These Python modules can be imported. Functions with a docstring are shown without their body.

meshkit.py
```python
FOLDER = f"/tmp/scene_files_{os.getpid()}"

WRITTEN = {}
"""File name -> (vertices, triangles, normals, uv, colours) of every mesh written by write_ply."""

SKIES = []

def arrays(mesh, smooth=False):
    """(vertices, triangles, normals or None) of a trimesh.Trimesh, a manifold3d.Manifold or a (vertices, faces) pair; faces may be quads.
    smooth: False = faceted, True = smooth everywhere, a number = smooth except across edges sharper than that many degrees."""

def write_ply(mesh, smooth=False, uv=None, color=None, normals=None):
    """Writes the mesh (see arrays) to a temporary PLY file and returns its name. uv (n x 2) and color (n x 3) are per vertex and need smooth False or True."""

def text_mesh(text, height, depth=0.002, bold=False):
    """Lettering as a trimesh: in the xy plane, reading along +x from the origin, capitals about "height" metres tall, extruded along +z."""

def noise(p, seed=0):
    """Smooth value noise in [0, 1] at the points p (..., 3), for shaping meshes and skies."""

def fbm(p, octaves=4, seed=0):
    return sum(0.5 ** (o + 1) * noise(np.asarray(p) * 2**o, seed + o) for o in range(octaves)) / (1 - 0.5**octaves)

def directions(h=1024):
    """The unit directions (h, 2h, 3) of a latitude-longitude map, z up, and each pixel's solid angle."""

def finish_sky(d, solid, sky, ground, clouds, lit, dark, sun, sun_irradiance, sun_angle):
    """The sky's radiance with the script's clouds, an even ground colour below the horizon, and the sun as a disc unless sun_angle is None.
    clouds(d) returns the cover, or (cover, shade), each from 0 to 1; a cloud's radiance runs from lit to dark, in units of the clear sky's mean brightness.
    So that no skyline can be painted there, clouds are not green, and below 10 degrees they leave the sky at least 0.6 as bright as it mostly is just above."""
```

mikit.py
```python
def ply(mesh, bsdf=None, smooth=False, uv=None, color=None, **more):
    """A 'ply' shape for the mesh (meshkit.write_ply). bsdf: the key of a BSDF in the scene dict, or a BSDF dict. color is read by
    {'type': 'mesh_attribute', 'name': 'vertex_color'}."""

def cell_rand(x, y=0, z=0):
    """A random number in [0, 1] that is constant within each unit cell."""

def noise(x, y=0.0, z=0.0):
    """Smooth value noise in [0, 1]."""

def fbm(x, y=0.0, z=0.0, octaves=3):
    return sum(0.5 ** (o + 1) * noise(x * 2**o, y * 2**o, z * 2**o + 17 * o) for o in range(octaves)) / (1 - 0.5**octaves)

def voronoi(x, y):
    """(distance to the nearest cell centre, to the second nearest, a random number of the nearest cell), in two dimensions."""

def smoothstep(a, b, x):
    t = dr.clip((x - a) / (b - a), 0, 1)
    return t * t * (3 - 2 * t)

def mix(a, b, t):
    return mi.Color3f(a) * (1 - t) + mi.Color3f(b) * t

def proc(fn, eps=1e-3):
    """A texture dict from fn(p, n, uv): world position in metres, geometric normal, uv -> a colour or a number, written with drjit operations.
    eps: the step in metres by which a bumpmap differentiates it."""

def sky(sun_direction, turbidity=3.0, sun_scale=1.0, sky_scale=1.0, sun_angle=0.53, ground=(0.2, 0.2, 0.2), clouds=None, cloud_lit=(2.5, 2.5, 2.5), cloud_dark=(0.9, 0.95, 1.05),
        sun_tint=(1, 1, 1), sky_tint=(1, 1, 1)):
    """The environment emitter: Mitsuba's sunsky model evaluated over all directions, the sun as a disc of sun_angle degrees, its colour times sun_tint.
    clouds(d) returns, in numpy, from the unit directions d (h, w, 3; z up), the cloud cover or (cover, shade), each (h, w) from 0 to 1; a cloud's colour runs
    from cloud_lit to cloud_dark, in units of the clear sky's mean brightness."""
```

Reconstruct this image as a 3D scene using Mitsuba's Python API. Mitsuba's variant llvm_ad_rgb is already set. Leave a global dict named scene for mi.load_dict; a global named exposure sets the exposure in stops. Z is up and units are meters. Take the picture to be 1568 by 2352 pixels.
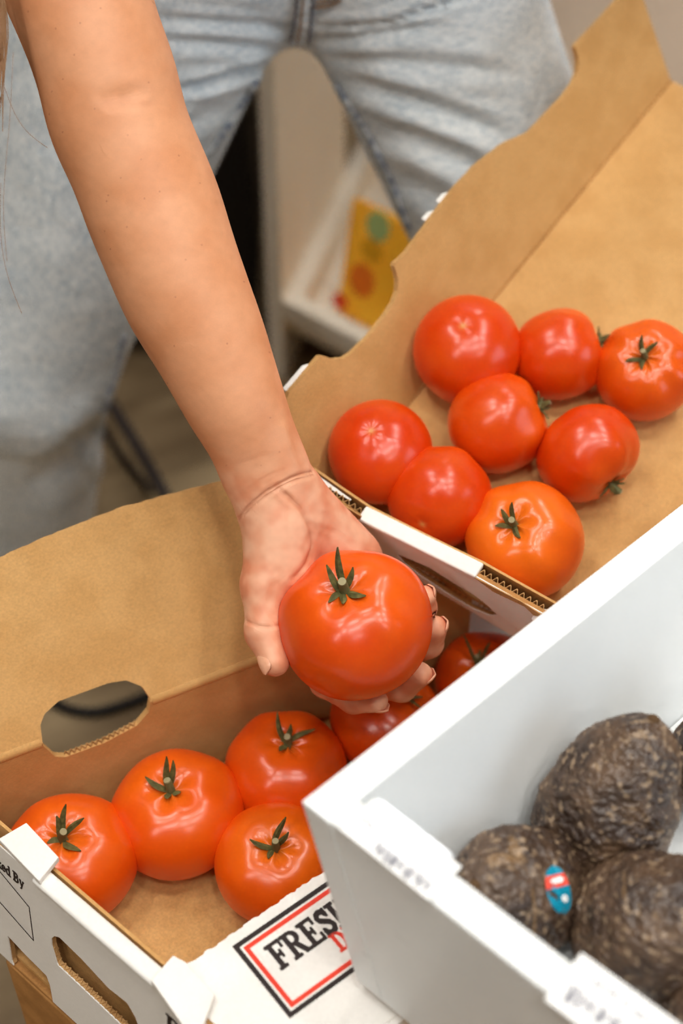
import math, random
import numpy as np, trimesh, manifold3d, shapely
from shapely import affinity
from shapely.geometry import Polygon, LineString, Point, box as sbox
from shapely.ops import unary_union
from scipy.spatial import cKDTree
import drjit as dr
import mitsuba as mi
import mikit, meshkit
from mikit import fbm, noise, smoothstep, mix, voronoi, proc

# ------------------------------------------------------------------ camera, light, exposure
FOC = 3400.0                                   # focal length in pixels of the 1568 x 2352 frame
CAM = np.array([0, 0, 1.23]); S2 = math.sqrt(0.5)
FWD = np.array([0, S2, -S2]); RGT = np.array([1.0, 0, 0]); UPV = np.array([0, S2, S2])
T = mi.ScalarTransform4f
exposure = 0.22
scene, labels = {'type': 'scene'}, {}
scene['camera'] = {'type': 'thinlens', 'fov': 2 * math.degrees(math.atan(1176 / FOC)), 'fov_axis': 'y',
                   'aperture_radius': 0.0072, 'focus_distance': 0.868, 'near_clip': 0.05, 'far_clip': 50.0,
                   'to_world': T().look_at(origin=CAM.tolist(), target=(CAM + FWD).tolist(), up=[0, 0, 1])}
LAMP_RADIANCE = 66.0
LAMPS = [(-0.30, -0.50), (0.35, -0.60), (0.95, -0.40), (-0.75, 0.35), (0.15, 0.15), (0.80, 0.30), (-0.75, 1.0), (0.85, 1.0), (0.05, 1.6), (0.9, -1.4), (0.45, 2.4), (-0.95, -0.95), (-1.45, -1.35), (0.75, 1.75)]  # the two rearmost shelf lamps and the farthest front-left one are added fill
WINDOW_RADIANCE = (1.5, 1.85, 2.2)

def ray(px, py): return FWD + RGT * (px - 784) / FOC + UPV * (1176 - py) / FOC
def P(px, py, d): return CAM + d * ray(px, py)
def on(px, py, p0, n):
    r = ray(px, py); return CAM + r * (np.dot(np.asarray(p0, float) - CAM, n) / np.dot(r, n))
def onz(px, py, z): return on(px, py, (0, 0, z), np.array([0, 0, 1.0]))
def unit(v): v = np.asarray(v, float); return v / np.linalg.norm(v)
def proj(p):
    q = np.asarray(p, float) - CAM; d = q @ FWD
    return 784 + FOC * (q @ RGT) / d, 1176 - FOC * (q @ UPV) / d, d
def srgb(r, g, b):
    c = np.array([r, g, b]) / 255.0
    return tuple(float(x) for x in np.where(c <= 0.04045, c / 12.92, ((c + 0.055) / 1.055) ** 2.4))

# ------------------------------------------------------------------ materials
def mat(name, color, rough=0.6, spec=0.4, bump=None, scale=0.0, eps=4e-4, two=True, **kw):
    col = {'type': 'rgb', 'value': list(color)} if isinstance(color, (tuple, list)) else color
    b = {'type': 'principled', 'base_color': col, 'roughness': rough, 'specular': spec, **kw}
    if bump is not None: b = {'type': 'bumpmap', 'arbitrary': proc(bump, eps=eps), 'scale': scale, 'bsdf': b}
    scene[name] = {'type': 'twosided', 'bsdf': b} if two else b
    return name

def kraft_fn(base, dark):
    def fn(p, n, uv):
        v = fbm(p.x * 55, p.y * 55, p.z * 55, 3); w = fbm(p.x * 900, p.y * 900, p.z * 900, 2)
        c = mix(dark, base, smoothstep(0.25, 0.7, v))
        return c * (0.86 + 0.28 * w)
    return fn
mat('mat_kraft', proc(kraft_fn(srgb(200, 155, 98), srgb(192, 146, 89))), 0.75, 0.25)
mat('mat_carton', proc(kraft_fn(srgb(176, 126, 72), srgb(158, 110, 60))), 0.75, 0.25)
mat('mat_flute', proc(kraft_fn(srgb(190, 150, 100), srgb(150, 110, 66))), 0.85, 0.15)
def white_board(p, n, uv):
    v = fbm(p.x * 30, p.y * 30, p.z * 30, 3); w = fbm(p.x * 700, p.y * 700, p.z * 700, 2)
    return mix(srgb(226, 222, 216), srgb(234, 231, 226), v) * (0.97 + 0.06 * w)
mat('mat_white_board', proc(white_board), 0.5, 0.35)
def laminate(p, n, uv):
    v = fbm(p.x * 18, p.y * 18, p.z * 18, 3)
    s = smoothstep(0.80, 0.86, noise(p.x * 70, p.y * 70, p.z * 70)) * smoothstep(0.5, 0.7, v)
    return mix(srgb(220, 223, 224), srgb(230, 231, 230), v) * (1 - 0.10 * s)
mat('mat_laminate', proc(laminate), 0.38, 0.4)
mat('mat_cream_laminate', srgb(246, 236, 220), 0.45, 0.35)
mat('mat_beige_panel', srgb(220, 198, 176), 0.6, 0.3)
mat('mat_ink', srgb(40, 30, 28), 0.6, 0.3)
mat('mat_red_ink', srgb(226, 62, 42), 0.6, 0.3)
mat('mat_grey_ink', srgb(120, 120, 126), 0.6, 0.3)
mat('mat_paper', srgb(243, 243, 242), 0.5, 0.3)
def skin_fn(p, n, uv):
    a = fbm(p.x * 45, p.y * 45, p.z * 45, 3); b = fbm(p.x * 260, p.y * 260, p.z * 260, 2); g = noise(p.x * 1500, p.y * 1500, p.z * 1500)
    c = mix(srgb(203, 136, 94), srgb(213, 150, 110), smoothstep(0.25, 0.75, a))
    c = c * (0.93 + 0.10 * b + 0.05 * g)
    f1, f2, r = voronoi(p.x * 75, (p.y + p.z) * 53)
    fk = smoothstep(0.062, 0.020, f1) * dr.select(r > 0.62, r, 0.0)
    hand = smoothstep(0.655, 0.60, p.z)              # palm skin has no freckles and is pinker
    c = mix(c, mix(srgb(206, 128, 94), srgb(224, 168, 136), smoothstep(0.3, 0.7, 0.5 * a + 0.5 * fbm(p.x * 120, p.y * 120, p.z * 120, 2))) * (0.94 + 0.1 * b), hand)
    return c * (1 - 0.30 * fk * (1 - hand) * mi.Color3f(0.75, 1, 1.1))
mat('mat_nail', srgb(220, 162, 130), 0.28, 0.5)
def denim_fn(p, n, uv):
    a = fbm(p.x * 22, p.y * 22, p.z * 22, 3)
    h = fbm(p.x * 190, p.y * 400, p.z * 620, 3); g = fbm(p.x * 620, p.y * 400, p.z * 190, 3)
    leg = smoothstep(-0.08, -0.14, p.x)
    t = 0.25 * a + 0.75 * (h * (1 - leg) + g * leg)
    c = mix(srgb(178, 193, 204), srgb(240, 245, 247), smoothstep(0.18, 0.72, t))
    k = noise(p.x * 900, p.y * 900, p.z * 900)
    return c * (0.92 + 0.14 * k)
mat('mat_denim', proc(denim_fn), 0.85, 0.15, bump=lambda p, n, uv: fbm(p.x * 500, p.y * 500, p.z * 500, 2), scale=0.0006, sheen=0.4)
mat('mat_seam', proc(lambda p, n, uv: mix(srgb(112, 122, 136), srgb(180, 184, 186), smoothstep(0.3, 0.7, noise(p.x * 220, p.y * 220, p.z * 260)))), 0.9, 0.1)
mat('mat_thread', srgb(92, 92, 102), 0.8, 0.1)
mat('mat_thread_tan', srgb(140, 106, 74), 0.8, 0.1)
mat('mat_shirt', srgb(225, 220, 210), 0.9, 0.1)
mat('mat_shoe', srgb(40, 38, 38), 0.6, 0.3)
mat('mat_hair', srgb(132, 92, 56), 0.45, 0.5)
scene['mat_tomato'] = {'type': 'principled', 'base_color': {'type': 'mesh_attribute', 'name': 'vertex_color'}, 'roughness': 0.26, 'specular': 0.5, 'clearcoat': 0.12, 'clearcoat_gloss': 0.75}
mat('mat_sepal', proc(lambda p, n, uv: mix(srgb(54, 54, 28), srgb(116, 110, 62), fbm(p.x * 420, p.y * 420, p.z * 420, 2))), 0.7, 0.3)
mat('mat_stem', srgb(96, 98, 62), 0.7, 0.3)
mat('mat_stem_end', srgb(84, 62, 40), 0.8, 0.2)
mat('mat_stem_cut', srgb(152, 142, 108), 0.7, 0.2)
def avocado_fn(p, n, uv):
    a = fbm(p.x * 60, p.y * 60, p.z * 60, 3); b = fbm(p.x * 330, p.y * 330, p.z * 330, 3); g = noise(p.x * 120, p.y * 500, p.z * 120)
    c = mix(srgb(52, 37, 28), srgb(92, 70, 52), smoothstep(0.3, 0.75, a))
    c = mix(c, srgb(150, 126, 100), smoothstep(0.56, 0.74, b) * 0.75)
    ln = smoothstep(0.030, 0.0, dr.abs(noise(p.x * 26, p.y * 26, p.z * 26) - 0.55)) * smoothstep(0.52, 0.64, noise(p.x * 40 + 9, p.y * 40, p.z * 40))
    return mix(c, srgb(176, 138, 92), 0.35 * ln)
mat('mat_avocado', proc(avocado_fn), 0.36, 0.55, bump=lambda p, n, uv: fbm(p.x * 380, p.y * 380, p.z * 380, 3), scale=0.0024, two=False)
mat('mat_teal', srgb(0, 134, 164), 0.4, 0.4)
mat('mat_sticker_red', srgb(226, 78, 62), 0.4, 0.4)
mat('mat_black', srgb(18, 13, 11), 0.6, 0.3)
mat('mat_steel', srgb(74, 66, 64), 0.4, 0.5, metallic=0.4)
def floor_fn(p, n, uv):
    q = p.x * 0.9 + p.y * 0.45; r = p.y * 0.9 - p.x * 0.45
    plank = mikit.cell_rand(dr.floor(r / 0.15), dr.floor(q / 1.1))
    g = fbm(q * 4, r * 34, 0, 4); b = fbm(q * 9, r * 9, 3, 3)
    c = mix(srgb(104, 84, 60), srgb(158, 136, 104), smoothstep(0.25, 0.75, 0.5 * g + 0.5 * b))
    return c * (0.88 + 0.2 * plank)
mat('mat_floor', proc(floor_fn), 0.45, 0.35)
mat('mat_wall', proc(lambda p, n, uv: mix(srgb(150, 136, 118), srgb(160, 146, 128), fbm(p.x * 6, p.y * 6, p.z * 6, 3))), 0.8, 0.2)
mat('mat_ceiling', srgb(150, 146, 140), 0.9, 0.1)
def package_fn(p, n, uv):
    c = mix(srgb(252, 172, 30), srgb(255, 196, 56), fbm(p.x * 30, p.y * 30, p.z * 30, 2))
    return c
mat('mat_package', proc(package_fn), 0.4, 0.4)
mat('mat_green', srgb(150, 172, 110), 0.5, 0.3); mat('mat_orange', srgb(222, 112, 26), 0.5, 0.3)
mat('mat_ochre', srgb(206, 150, 20), 0.5, 0.3); mat('mat_red', srgb(214, 66, 36), 0.5, 0.3)
mat('mat_faint_ink', srgb(140, 140, 148), 0.6, 0.3)
scene['mat_clear'] = {'type': 'thindielectric', 'int_ior': 1.45}

# ------------------------------------------------------------------ helpers
def part(key, mesh, m, smooth=False, **kw): 
    k, i = key, 0
    while k in scene: i += 1; k = f'{key}_{i:03d}'
    scene[k] = mikit.ply(mesh, m, smooth=smooth, **kw); return k
def tag(key, label, cat=None, group=None, kind=None):
    d = labels.setdefault(key, {}); d['label'] = label
    if cat: d['category'] = cat
    if group: d['group'] = group
    if kind: d['kind'] = kind
def struct(key, mesh, m, label):
    part(key, mesh, m); labels[key] = {'label': label, 'kind': 'structure'}
def extrude(poly, O, ex, ey, t0, t1):
    ex, ey = np.asarray(ex, float), np.asarray(ey, float); n = np.cross(ex, ey)
    poly = poly.buffer(0)
    ms = [trimesh.creation.extrude_polygon(g, t1 - t0, engine='earcut') for g in getattr(poly, 'geoms', [poly]) if g.area > 1e-10]
    m = trimesh.util.concatenate(ms); v = m.vertices
    m = trimesh.Trimesh(np.asarray(O) + v[:, :1] * ex + v[:, 1:2] * ey + (v[:, 2:] + t0) * n, m.faces, process=False)
    return m
def hull(points):
    return manifold3d.Manifold.hull_points(np.asarray(points, float))
def rbox(points, r=0.0015):
    """hull of small spheres at the given points: a slab with rounded edges"""
    s = trimesh.creation.icosphere(1, r).vertices
    return hull(np.vstack([np.asarray(p, float) + s for p in points]))
def slab(a, b, c, d, off, r=0.0015):
    q = [np.asarray(x, float) for x in (a, b, c, d)]; return rbox(q + [x + np.asarray(off) for x in q], r)
def tube(points, radii, sides=8, cap=True):
    p = np.asarray(points, float); t = np.gradient(p, axis=0); t /= np.linalg.norm(t, axis=1, keepdims=True) + 1e-12
    ref = np.array([0.31, 0.52, 0.79]); a = np.cross(t, ref); a /= np.linalg.norm(a, axis=1, keepdims=True); b = np.cross(t, a)
    r = np.broadcast_to(np.asarray(radii, float), (len(p),)); ang = np.arange(sides) * 2 * np.pi / sides
    v = p[:, None] + r[:, None, None] * (np.cos(ang)[None, :, None] * a[:, None] + np.sin(ang)[None, :, None] * b[:, None])
    v = v.reshape(-1, 3); F = []
    for i in range(len(p) - 1):
        for j in range(sides):
            k = (j + 1) % sides; F += [[i * sides + j, (i + 1) * sides + k, i * sides + k], [i * sides + j, (i + 1) * sides + j, (i + 1) * sides + k]]
    if cap:
        n = len(v); v = np.vstack([v, p[0], p[-1]]); L = (len(p) - 1) * sides
        for j in range(sides):
            k = (j + 1) % sides; F += [[n, j, k], [n + 1, L + k, L + j]]
    return trimesh.Trimesh(v, F, process=False)
def cat(ms): return trimesh.util.concatenate(ms)
def spline(pts, n):
    pts = np.asarray(pts, float); from scipy.interpolate import CubicSpline
    d = np.r_[0, np.cumsum(np.linalg.norm(np.diff(pts[:, :3], axis=0), axis=1))]
    return CubicSpline(d, pts, bc_type='natural')(np.linspace(0, d[-1], n))

def surface_nets(D, org, h):
    """iso-surface 0 of the grid D (negative inside) as (vertices, triangles)"""
    s = D < 0; nx, ny, nz = s.shape
    c = np.zeros((nx - 1, ny - 1, nz - 1), np.uint8)
    for i in (0, 1):
        for j in (0, 1):
            for k in (0, 1): c += s[i:nx - 1 + i, j:ny - 1 + j, k:nz - 1 + k]
    cells = np.argwhere((c > 0) & (c < 8)); idx = np.full(c.shape, -1, np.int32); idx[tuple(cells.T)] = np.arange(len(cells))
    val = np.stack([D[cells[:, 0] + i, cells[:, 1] + j, cells[:, 2] + k] for i in (0, 1) for j in (0, 1) for k in (0, 1)], 1)
    cor = np.array([[i, j, k] for i in (0, 1) for j in (0, 1) for k in (0, 1)], float)
    acc = np.zeros((len(cells), 3)); cnt = np.zeros(len(cells))
    for a in range(8):
        for b in range(a + 1, 8):
            if abs(cor[a] - cor[b]).sum() != 1: continue
            m = (val[:, a] < 0) != (val[:, b] < 0); t = val[m, a] / (val[m, a] - val[m, b])
            acc[m] += cor[a] + t[:, None] * (cor[b] - cor[a]); cnt[m] += 1
    v = org + h * (cells + acc / cnt[:, None]); F = []
    for ax in range(3):
        e = np.moveaxis(s, ax, 0); g = np.argwhere(e[:-1] != e[1:]); sg = e[:-1][tuple(g.T)]
        o = [(ax + 1) % 3, (ax + 2) % 3]; full = np.zeros_like(g)
        rest = [a for a in range(3) if a != ax]; full[:, ax] = g[:, 0]; full[:, rest[0]] = g[:, 1]; full[:, rest[1]] = g[:, 2]
        ok = (full[:, o[0]] > 0) & (full[:, o[1]] > 0) & (full[:, o[0]] < s.shape[o[0]] - 1) & (full[:, o[1]] < s.shape[o[1]] - 1)
        full, sg = full[ok], sg[ok]; u, w = np.eye(3, dtype=int)[o[0]], np.eye(3, dtype=int)[o[1]]
        q = np.stack([idx[tuple((full - x).T)] for x in (u * 0, u, u + w, w)], 1)
        q = np.where(sg[:, None], q, q[:, ::-1]); F.append(q)
    q = np.vstack(F); return v, np.vstack([q[:, [0, 1, 2]], q[:, [0, 2, 3]]])
def sdf_mesh(fn, lo, hi, h, block=14):
    n = (np.ceil((np.asarray(hi) - lo) / h / block).astype(int)) * block; D = np.empty(n, np.float32)
    cen = np.stack(np.meshgrid(*[np.arange(k // block) for k in n], indexing='ij'), -1).reshape(-1, 3)
    dc = fn(np.asarray(lo) + h * (cen * block + block / 2)); near = np.abs(dc) < block * h * 1.05
    g = np.stack(np.meshgrid(*[np.arange(block)] * 3, indexing='ij'), -1).reshape(-1, 3)
    Dv = D.reshape(n[0] // block, block, n[1] // block, block, n[2] // block, block)
    Dv[:] = dc.reshape(n // block)[:, None, :, None, :, None]
    nc = cen[near]
    for i in range(0, len(nc), 200):
        q = nc[i:i + 200]; pts = np.asarray(lo) + h * (q[:, None] * block + g[None]); val = fn(pts.reshape(-1, 3)).reshape(len(q), block, block, block)
        Dv[q[:, 0], :, q[:, 1], :, q[:, 2], :] = val
    return surface_nets(D, np.asarray(lo, float), h)
def capsule(p, a, b, ra, rb):
    a, b = np.asarray(a, float), np.asarray(b, float); ab = b - a; t = np.clip(((p - a) @ ab) / (ab @ ab), 0, 1)
    return np.linalg.norm(p - a - t[:, None] * ab, axis=1) - (ra + (rb - ra) * t)
def smin(a, b, k):
    h = np.clip(0.5 + 0.5 * (b - a) / k, 0, 1); return b + (a - b) * h - k * h * (1 - h)

# ------------------------------------------------------------------ the room
def boxm(lo, hi): 
    m = trimesh.creation.box(np.asarray(hi, float) - lo); m.apply_translation((np.asarray(hi, float) + lo) / 2); return m
struct('floor', boxm((-3.5, -3.5, -0.05), (3.5, 3.5, 0.0)), 'mat_floor', 'grey-brown wood-look shop floor')
struct('ceiling', boxm((-3.5, -3.5, 2.8), (3.5, 3.5, 2.85)), 'mat_ceiling', 'white shop ceiling')
struct('wall_back', boxm((-3.5, 3.5, 0), (3.5, 3.55, 2.8)), 'mat_wall', 'beige back wall of the shop')
struct('wall_left', boxm((-3.55, -3.5, 0), (-3.5, 3.5, 2.8)), 'mat_wall', 'beige left wall of the shop')
WX = 2.6
for lo, hi in (((WX, -3.5, 0), (WX + .08, 3.5, 0.75)), ((WX, -3.5, 2.35), (WX + .08, 3.5, 2.8)), ((WX, -3.5, 0.75), (WX + .08, -1.7, 2.35)), ((WX, 0.3, 0.75), (WX + .08, 3.5, 2.35))):
    k = part('wall_right', boxm(lo, hi), 'mat_wall'); labels[k] = {'label': 'beige right wall of the shop around its window', 'kind': 'structure'}
wf = cat([boxm((WX + .01, -1.7, z), (WX + .06, 0.3, z + .05)) for z in (0.75, 2.30)] + [boxm((WX + .01, y, 0.75), (WX + .06, y + .05, 2.35)) for y in (-1.7, -0.725, 0.25)])
k = part('window_1__frame', wf, 'mat_paper'); pane = trimesh.Trimesh([(WX + .05, -1.68, 0.78), (WX + .05, 0.28, 0.78), (WX + .05, 0.28, 2.32), (WX + .05, -1.68, 2.32)], [[0, 2, 1], [0, 3, 2]], process=False)
k = part('window_1__pane', pane, 'mat_paper'); scene[k]['emitter'] = {'type': 'area', 'radiance': {'type': 'rgb', 'value': list(WINDOW_RADIANCE)}}
labels['window_1'] = {'label': 'bright daylight window in the right wall', 'kind': 'structure'}
struct('wall_front', boxm((-3.5, -3.55, 0), (3.5, -3.5, 2.8)), 'mat_wall', 'beige front wall of the shop')
LAMP_AT = ['in front of the held tomato, slightly left', 'in front of the avocado bin, slightly right', 'over the right side of the avocado bin', 'over the left of the lower tomato carton', 'straight above the held tomato', 'above the tilted tomato carton',
           'behind the person on the left', 'behind the tilted carton on the right', 'behind the person near the shelf unit', 'nearest the daylight window', 'farthest back, added to brighten the shelf unit', 'left, in front of the lower carton', 'farthest front left corner, added to brighten the bin front and end wall', 'right of the shelf unit, added to brighten its upright']
for i, (lx, ly) in enumerate(LAMPS):
    k = 'ceiling_lamp' + (f'_{i:03d}' if i else '')
    ring = trimesh.creation.annulus(0.105, 0.13, 0.03); ring.apply_translation((lx, ly, 2.785))
    part(k + '__housing', ring, 'mat_ceiling', smooth=40)
    d = trimesh.creation.cylinder(0.105, 0.006, sections=40); d.apply_translation((lx, ly, 2.778))
    kk = part(k + '__diffuser', d, 'mat_paper'); scene[kk]['emitter'] = {'type': 'area', 'radiance': {'type': 'rgb', 'value': [LAMP_RADIANCE, LAMP_RADIANCE * 0.975, LAMP_RADIANCE * 0.92]}}
    tag(k, 'round white ceiling lamp, ' + LAMP_AT[i], 'lamp', 'ceiling lamps')

# ------------------------------------------------------------------ serif lettering (flat print)
def glyph(ch):
    B = sbox; E = lambda cx, cy, rx, ry: affinity.scale(Point(0, 0).buffer(1, 24), rx, ry).__class__(affinity.translate(affinity.scale(Point(0, 0).buffer(1, 24), rx, ry), cx, cy))
    serif = lambda x0, x1, y: B(x0, y, x1, y + 0.07)
    stem = lambda x: unary_union([B(x, 0, x + 0.17, 1), serif(x - 0.11, x + 0.28, 0), serif(x - 0.11, x + 0.28, 0.93)])
    if ch == 'F': g = [stem(.11), B(.11, .93, .72, 1), B(.65, .70, .72, 1), B(.2, .46, .52, .54), B(.46, .36, .52, .64)]; w = .78
    elif ch == 'E': g = [stem(.11), B(.11, .93, .72, 1), B(.65, .72, .72, 1), B(.2, .46, .52, .54), B(.46, .36, .52, .64), B(.11, 0, .76, .07), B(.69, 0, .76, .28)]; w = .82
    elif ch == 'R':
        bowl = E(.40, .74, .36, .26).difference(E(.40, .74, .19, .19)).intersection(B(.28, .4, 1, 1.1))
        g = [stem(.11), bowl, B(.2, .93, .42, 1), B(.2, .48, .42, .55), Polygon([(.36, .5), (.54, .52), (.80, .05), (.62, .03)]), serif(.62, .92, 0)]; w = .92
    elif ch == 'S':
        t = np.linspace(0, 1, 40); x = .36 - .27 * np.sin(2 * np.pi * t * 0.98 + 2.45) * (1 + 0.05 * t); y = .93 - .86 * t
        c = LineString([(.58, .76), (.52, .90), (.36, .945), (.20, .90), (.13, .77), (.18, .64), (.36, .53), (.53, .42), (.60, .27), (.53, .12), (.36, .05), (.18, .10), (.11, .25)])
        g = [c.buffer(.075, cap_style='flat'), B(.56, .68, .63, 1), B(.06, 0, .13, .33)]; w = .72
    elif ch == 'H': g = [stem(.11), stem(.62), B(.2, .46, .7, .54)]; w = .98
    elif ch == 'I': g = [stem(.11)]; w = .46
    elif ch == 'D': g = [stem(.11), E(.34, .5, .46, .5).difference(E(.34, .5, .28, .43)).intersection(B(.28, -.1, 1, 1.1)), B(.2, .93, .36, 1), B(.2, 0, .36, .07)]; w = .88
    elif ch == 'B': g = [stem(.11), E(.38, .75, .30, .25).difference(E(.38, .75, .15, .18)).intersection(B(.28, .4, 1, 1)), E(.38, .27, .36, .27).difference(E(.38, .27, .2, .2)).intersection(B(.28, 0, 1, .6)), B(.2, .93, .4, 1), B(.2, 0, .4, .07), B(.2, .48, .4, .55)]; w = .84
    elif ch == 'k': g = [B(.1, 0, .22, 1), B(.02, .94, .2, 1), B(.02, 0, .32, .05), LineString([(.2, .28), (.5, .62)]).buffer(.045), LineString([(.3, .38), (.52, .04)]).buffer(.06), B(.4, 0, .64, .05), B(.38, .6, .6, .65)]; w = .64
    elif ch == 'e': g = [E(.3, .32, .27, .33).difference(E(.3, .32, .15, .26)).difference(B(.3, .12, .7, .28)), B(.1, .3, .54, .37)]; w = .6
    elif ch == 'd': g = [E(.3, .32, .27, .33).difference(E(.3, .32, .15, .26)), B(.44, 0, .56, 1), B(.36, .94, .5, 1), B(.5, 0, .66, .05)]; w = .68
    elif ch == 'c': g = [E(.3, .32, .27, .33).difference(E(.3, .32, .15, .26)).difference(B(.34, .14, .7, .48))]; w = .56
    elif ch == 'y': g = [LineString([(.1, .63), (.32, .04)]).buffer(.06), LineString([(.55, .63), (.28, -.16), (.14, -.24)]).buffer(.035), B(.0, .6, .24, .65), B(.44, .6, .66, .65)]; w = .64
    else: g = [Polygon()]; w = .34
    return unary_union(g), w
def text(s, h, gap=0.05):
    x, out = 0, []
    for ch in s:
        g, w = glyph(ch); out.append(affinity.translate(g, x, 0)); x += w + gap
    return affinity.scale(unary_union(out).buffer(0.034), h, h, origin=(0, 0))

# ------------------------------------------------------------------ cardboard helpers
def plane_uv(px, O, ex, ey):
    n = np.cross(ex, ey); out = []
    for x, y in px:
        q = on(x, y, O, n) - O; out.append((q @ ex, q @ ey))
    return out
def ragged(line, amp, step, seed):
    """a cut line with small teeth, as cut board has"""
    rng = np.random.default_rng(seed); L = LineString(line); n = max(2, int(L.length / step)); out = []
    for i in range(n + 1):
        p = L.interpolate(i / n, True); out.append((p.x + rng.uniform(-amp, amp), p.y + rng.uniform(-amp, amp)))
    return out
def fluting(a, b, across, depth, wave=0.0052, amp=0.0014, th=0.0004):
    """the wavy inner paper between two liners: runs from a to b, waves along 'across', reaches down along 'depth'"""
    a, b = np.asarray(a, float), np.asarray(b, float); L = np.linalg.norm(b - a); n = int(L / wave * 8) + 1
    t = np.linspace(0, 1, n); c = a + t[:, None] * (b - a) + amp * np.sin(2 * np.pi * t * L / wave)[:, None] * np.asarray(across)
    th_ = th * np.asarray(across); V = np.vstack([c + th_, c - th_, c - th_ + depth, c + th_ + depth]); F = []
    for i in range(n - 1):
        for k in range(4):
            p, q = k * n + i, ((k + 1) % 4) * n + i; F += [[p, q, q + 1], [p, q + 1, p + 1]]
    return trimesh.Trimesh(V, F, process=False)

# ------------------------------------------------------------------ lower tomato box
LB, ZB = 'tomato_box', 0.39
tag(LB, 'open white and kraft tomato carton under the held tomato, printed panel in front', 'box', 'open tomato cartons')
del labels[LB]['group']
Z = np.array([0, 0, 1.0])
r0, r1 = onz(0, 1745, 0.48), onz(640, 1500, 0.48); rd = unit((r1 - r0) * [1, 1, 0])            # fold of the rear wall
e0, e1 = onz(90, 2020, 0.50), onz(360, 2255, 0.50); ed = unit((e1 - e0) * [1, 1, 0])          # rim of the left end wall
l0, l1 = onz(430, 2215, 0.50), onz(745, 2000, 0.50); ld = unit((l1 - l0) * [1, 1, 0])        # inner edge of the printed top panel
def cross2(p, d, q, e):
    A = np.array([d[:2], -e[:2]]).T; s = np.linalg.solve(A, (q - p)[:2]); return p + s[0] * d
cRL = cross2(r0, rd, e0, ed); o0 = onz(905, 2335, 0.50); cFL = cross2(o0, ld, e0, ed)
xRR = 0.175; cRR = r0 + rd * (xRR - r0[0]) / rd[0]; cFR = o0 + ld * 0.34; 
def at(p, z): return np.array([p[0], p[1], z])
en0 = unit(np.cross(Z, ed)); en0 = en0 if en0 @ (cRL - cRR) > 0 else -en0
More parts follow.
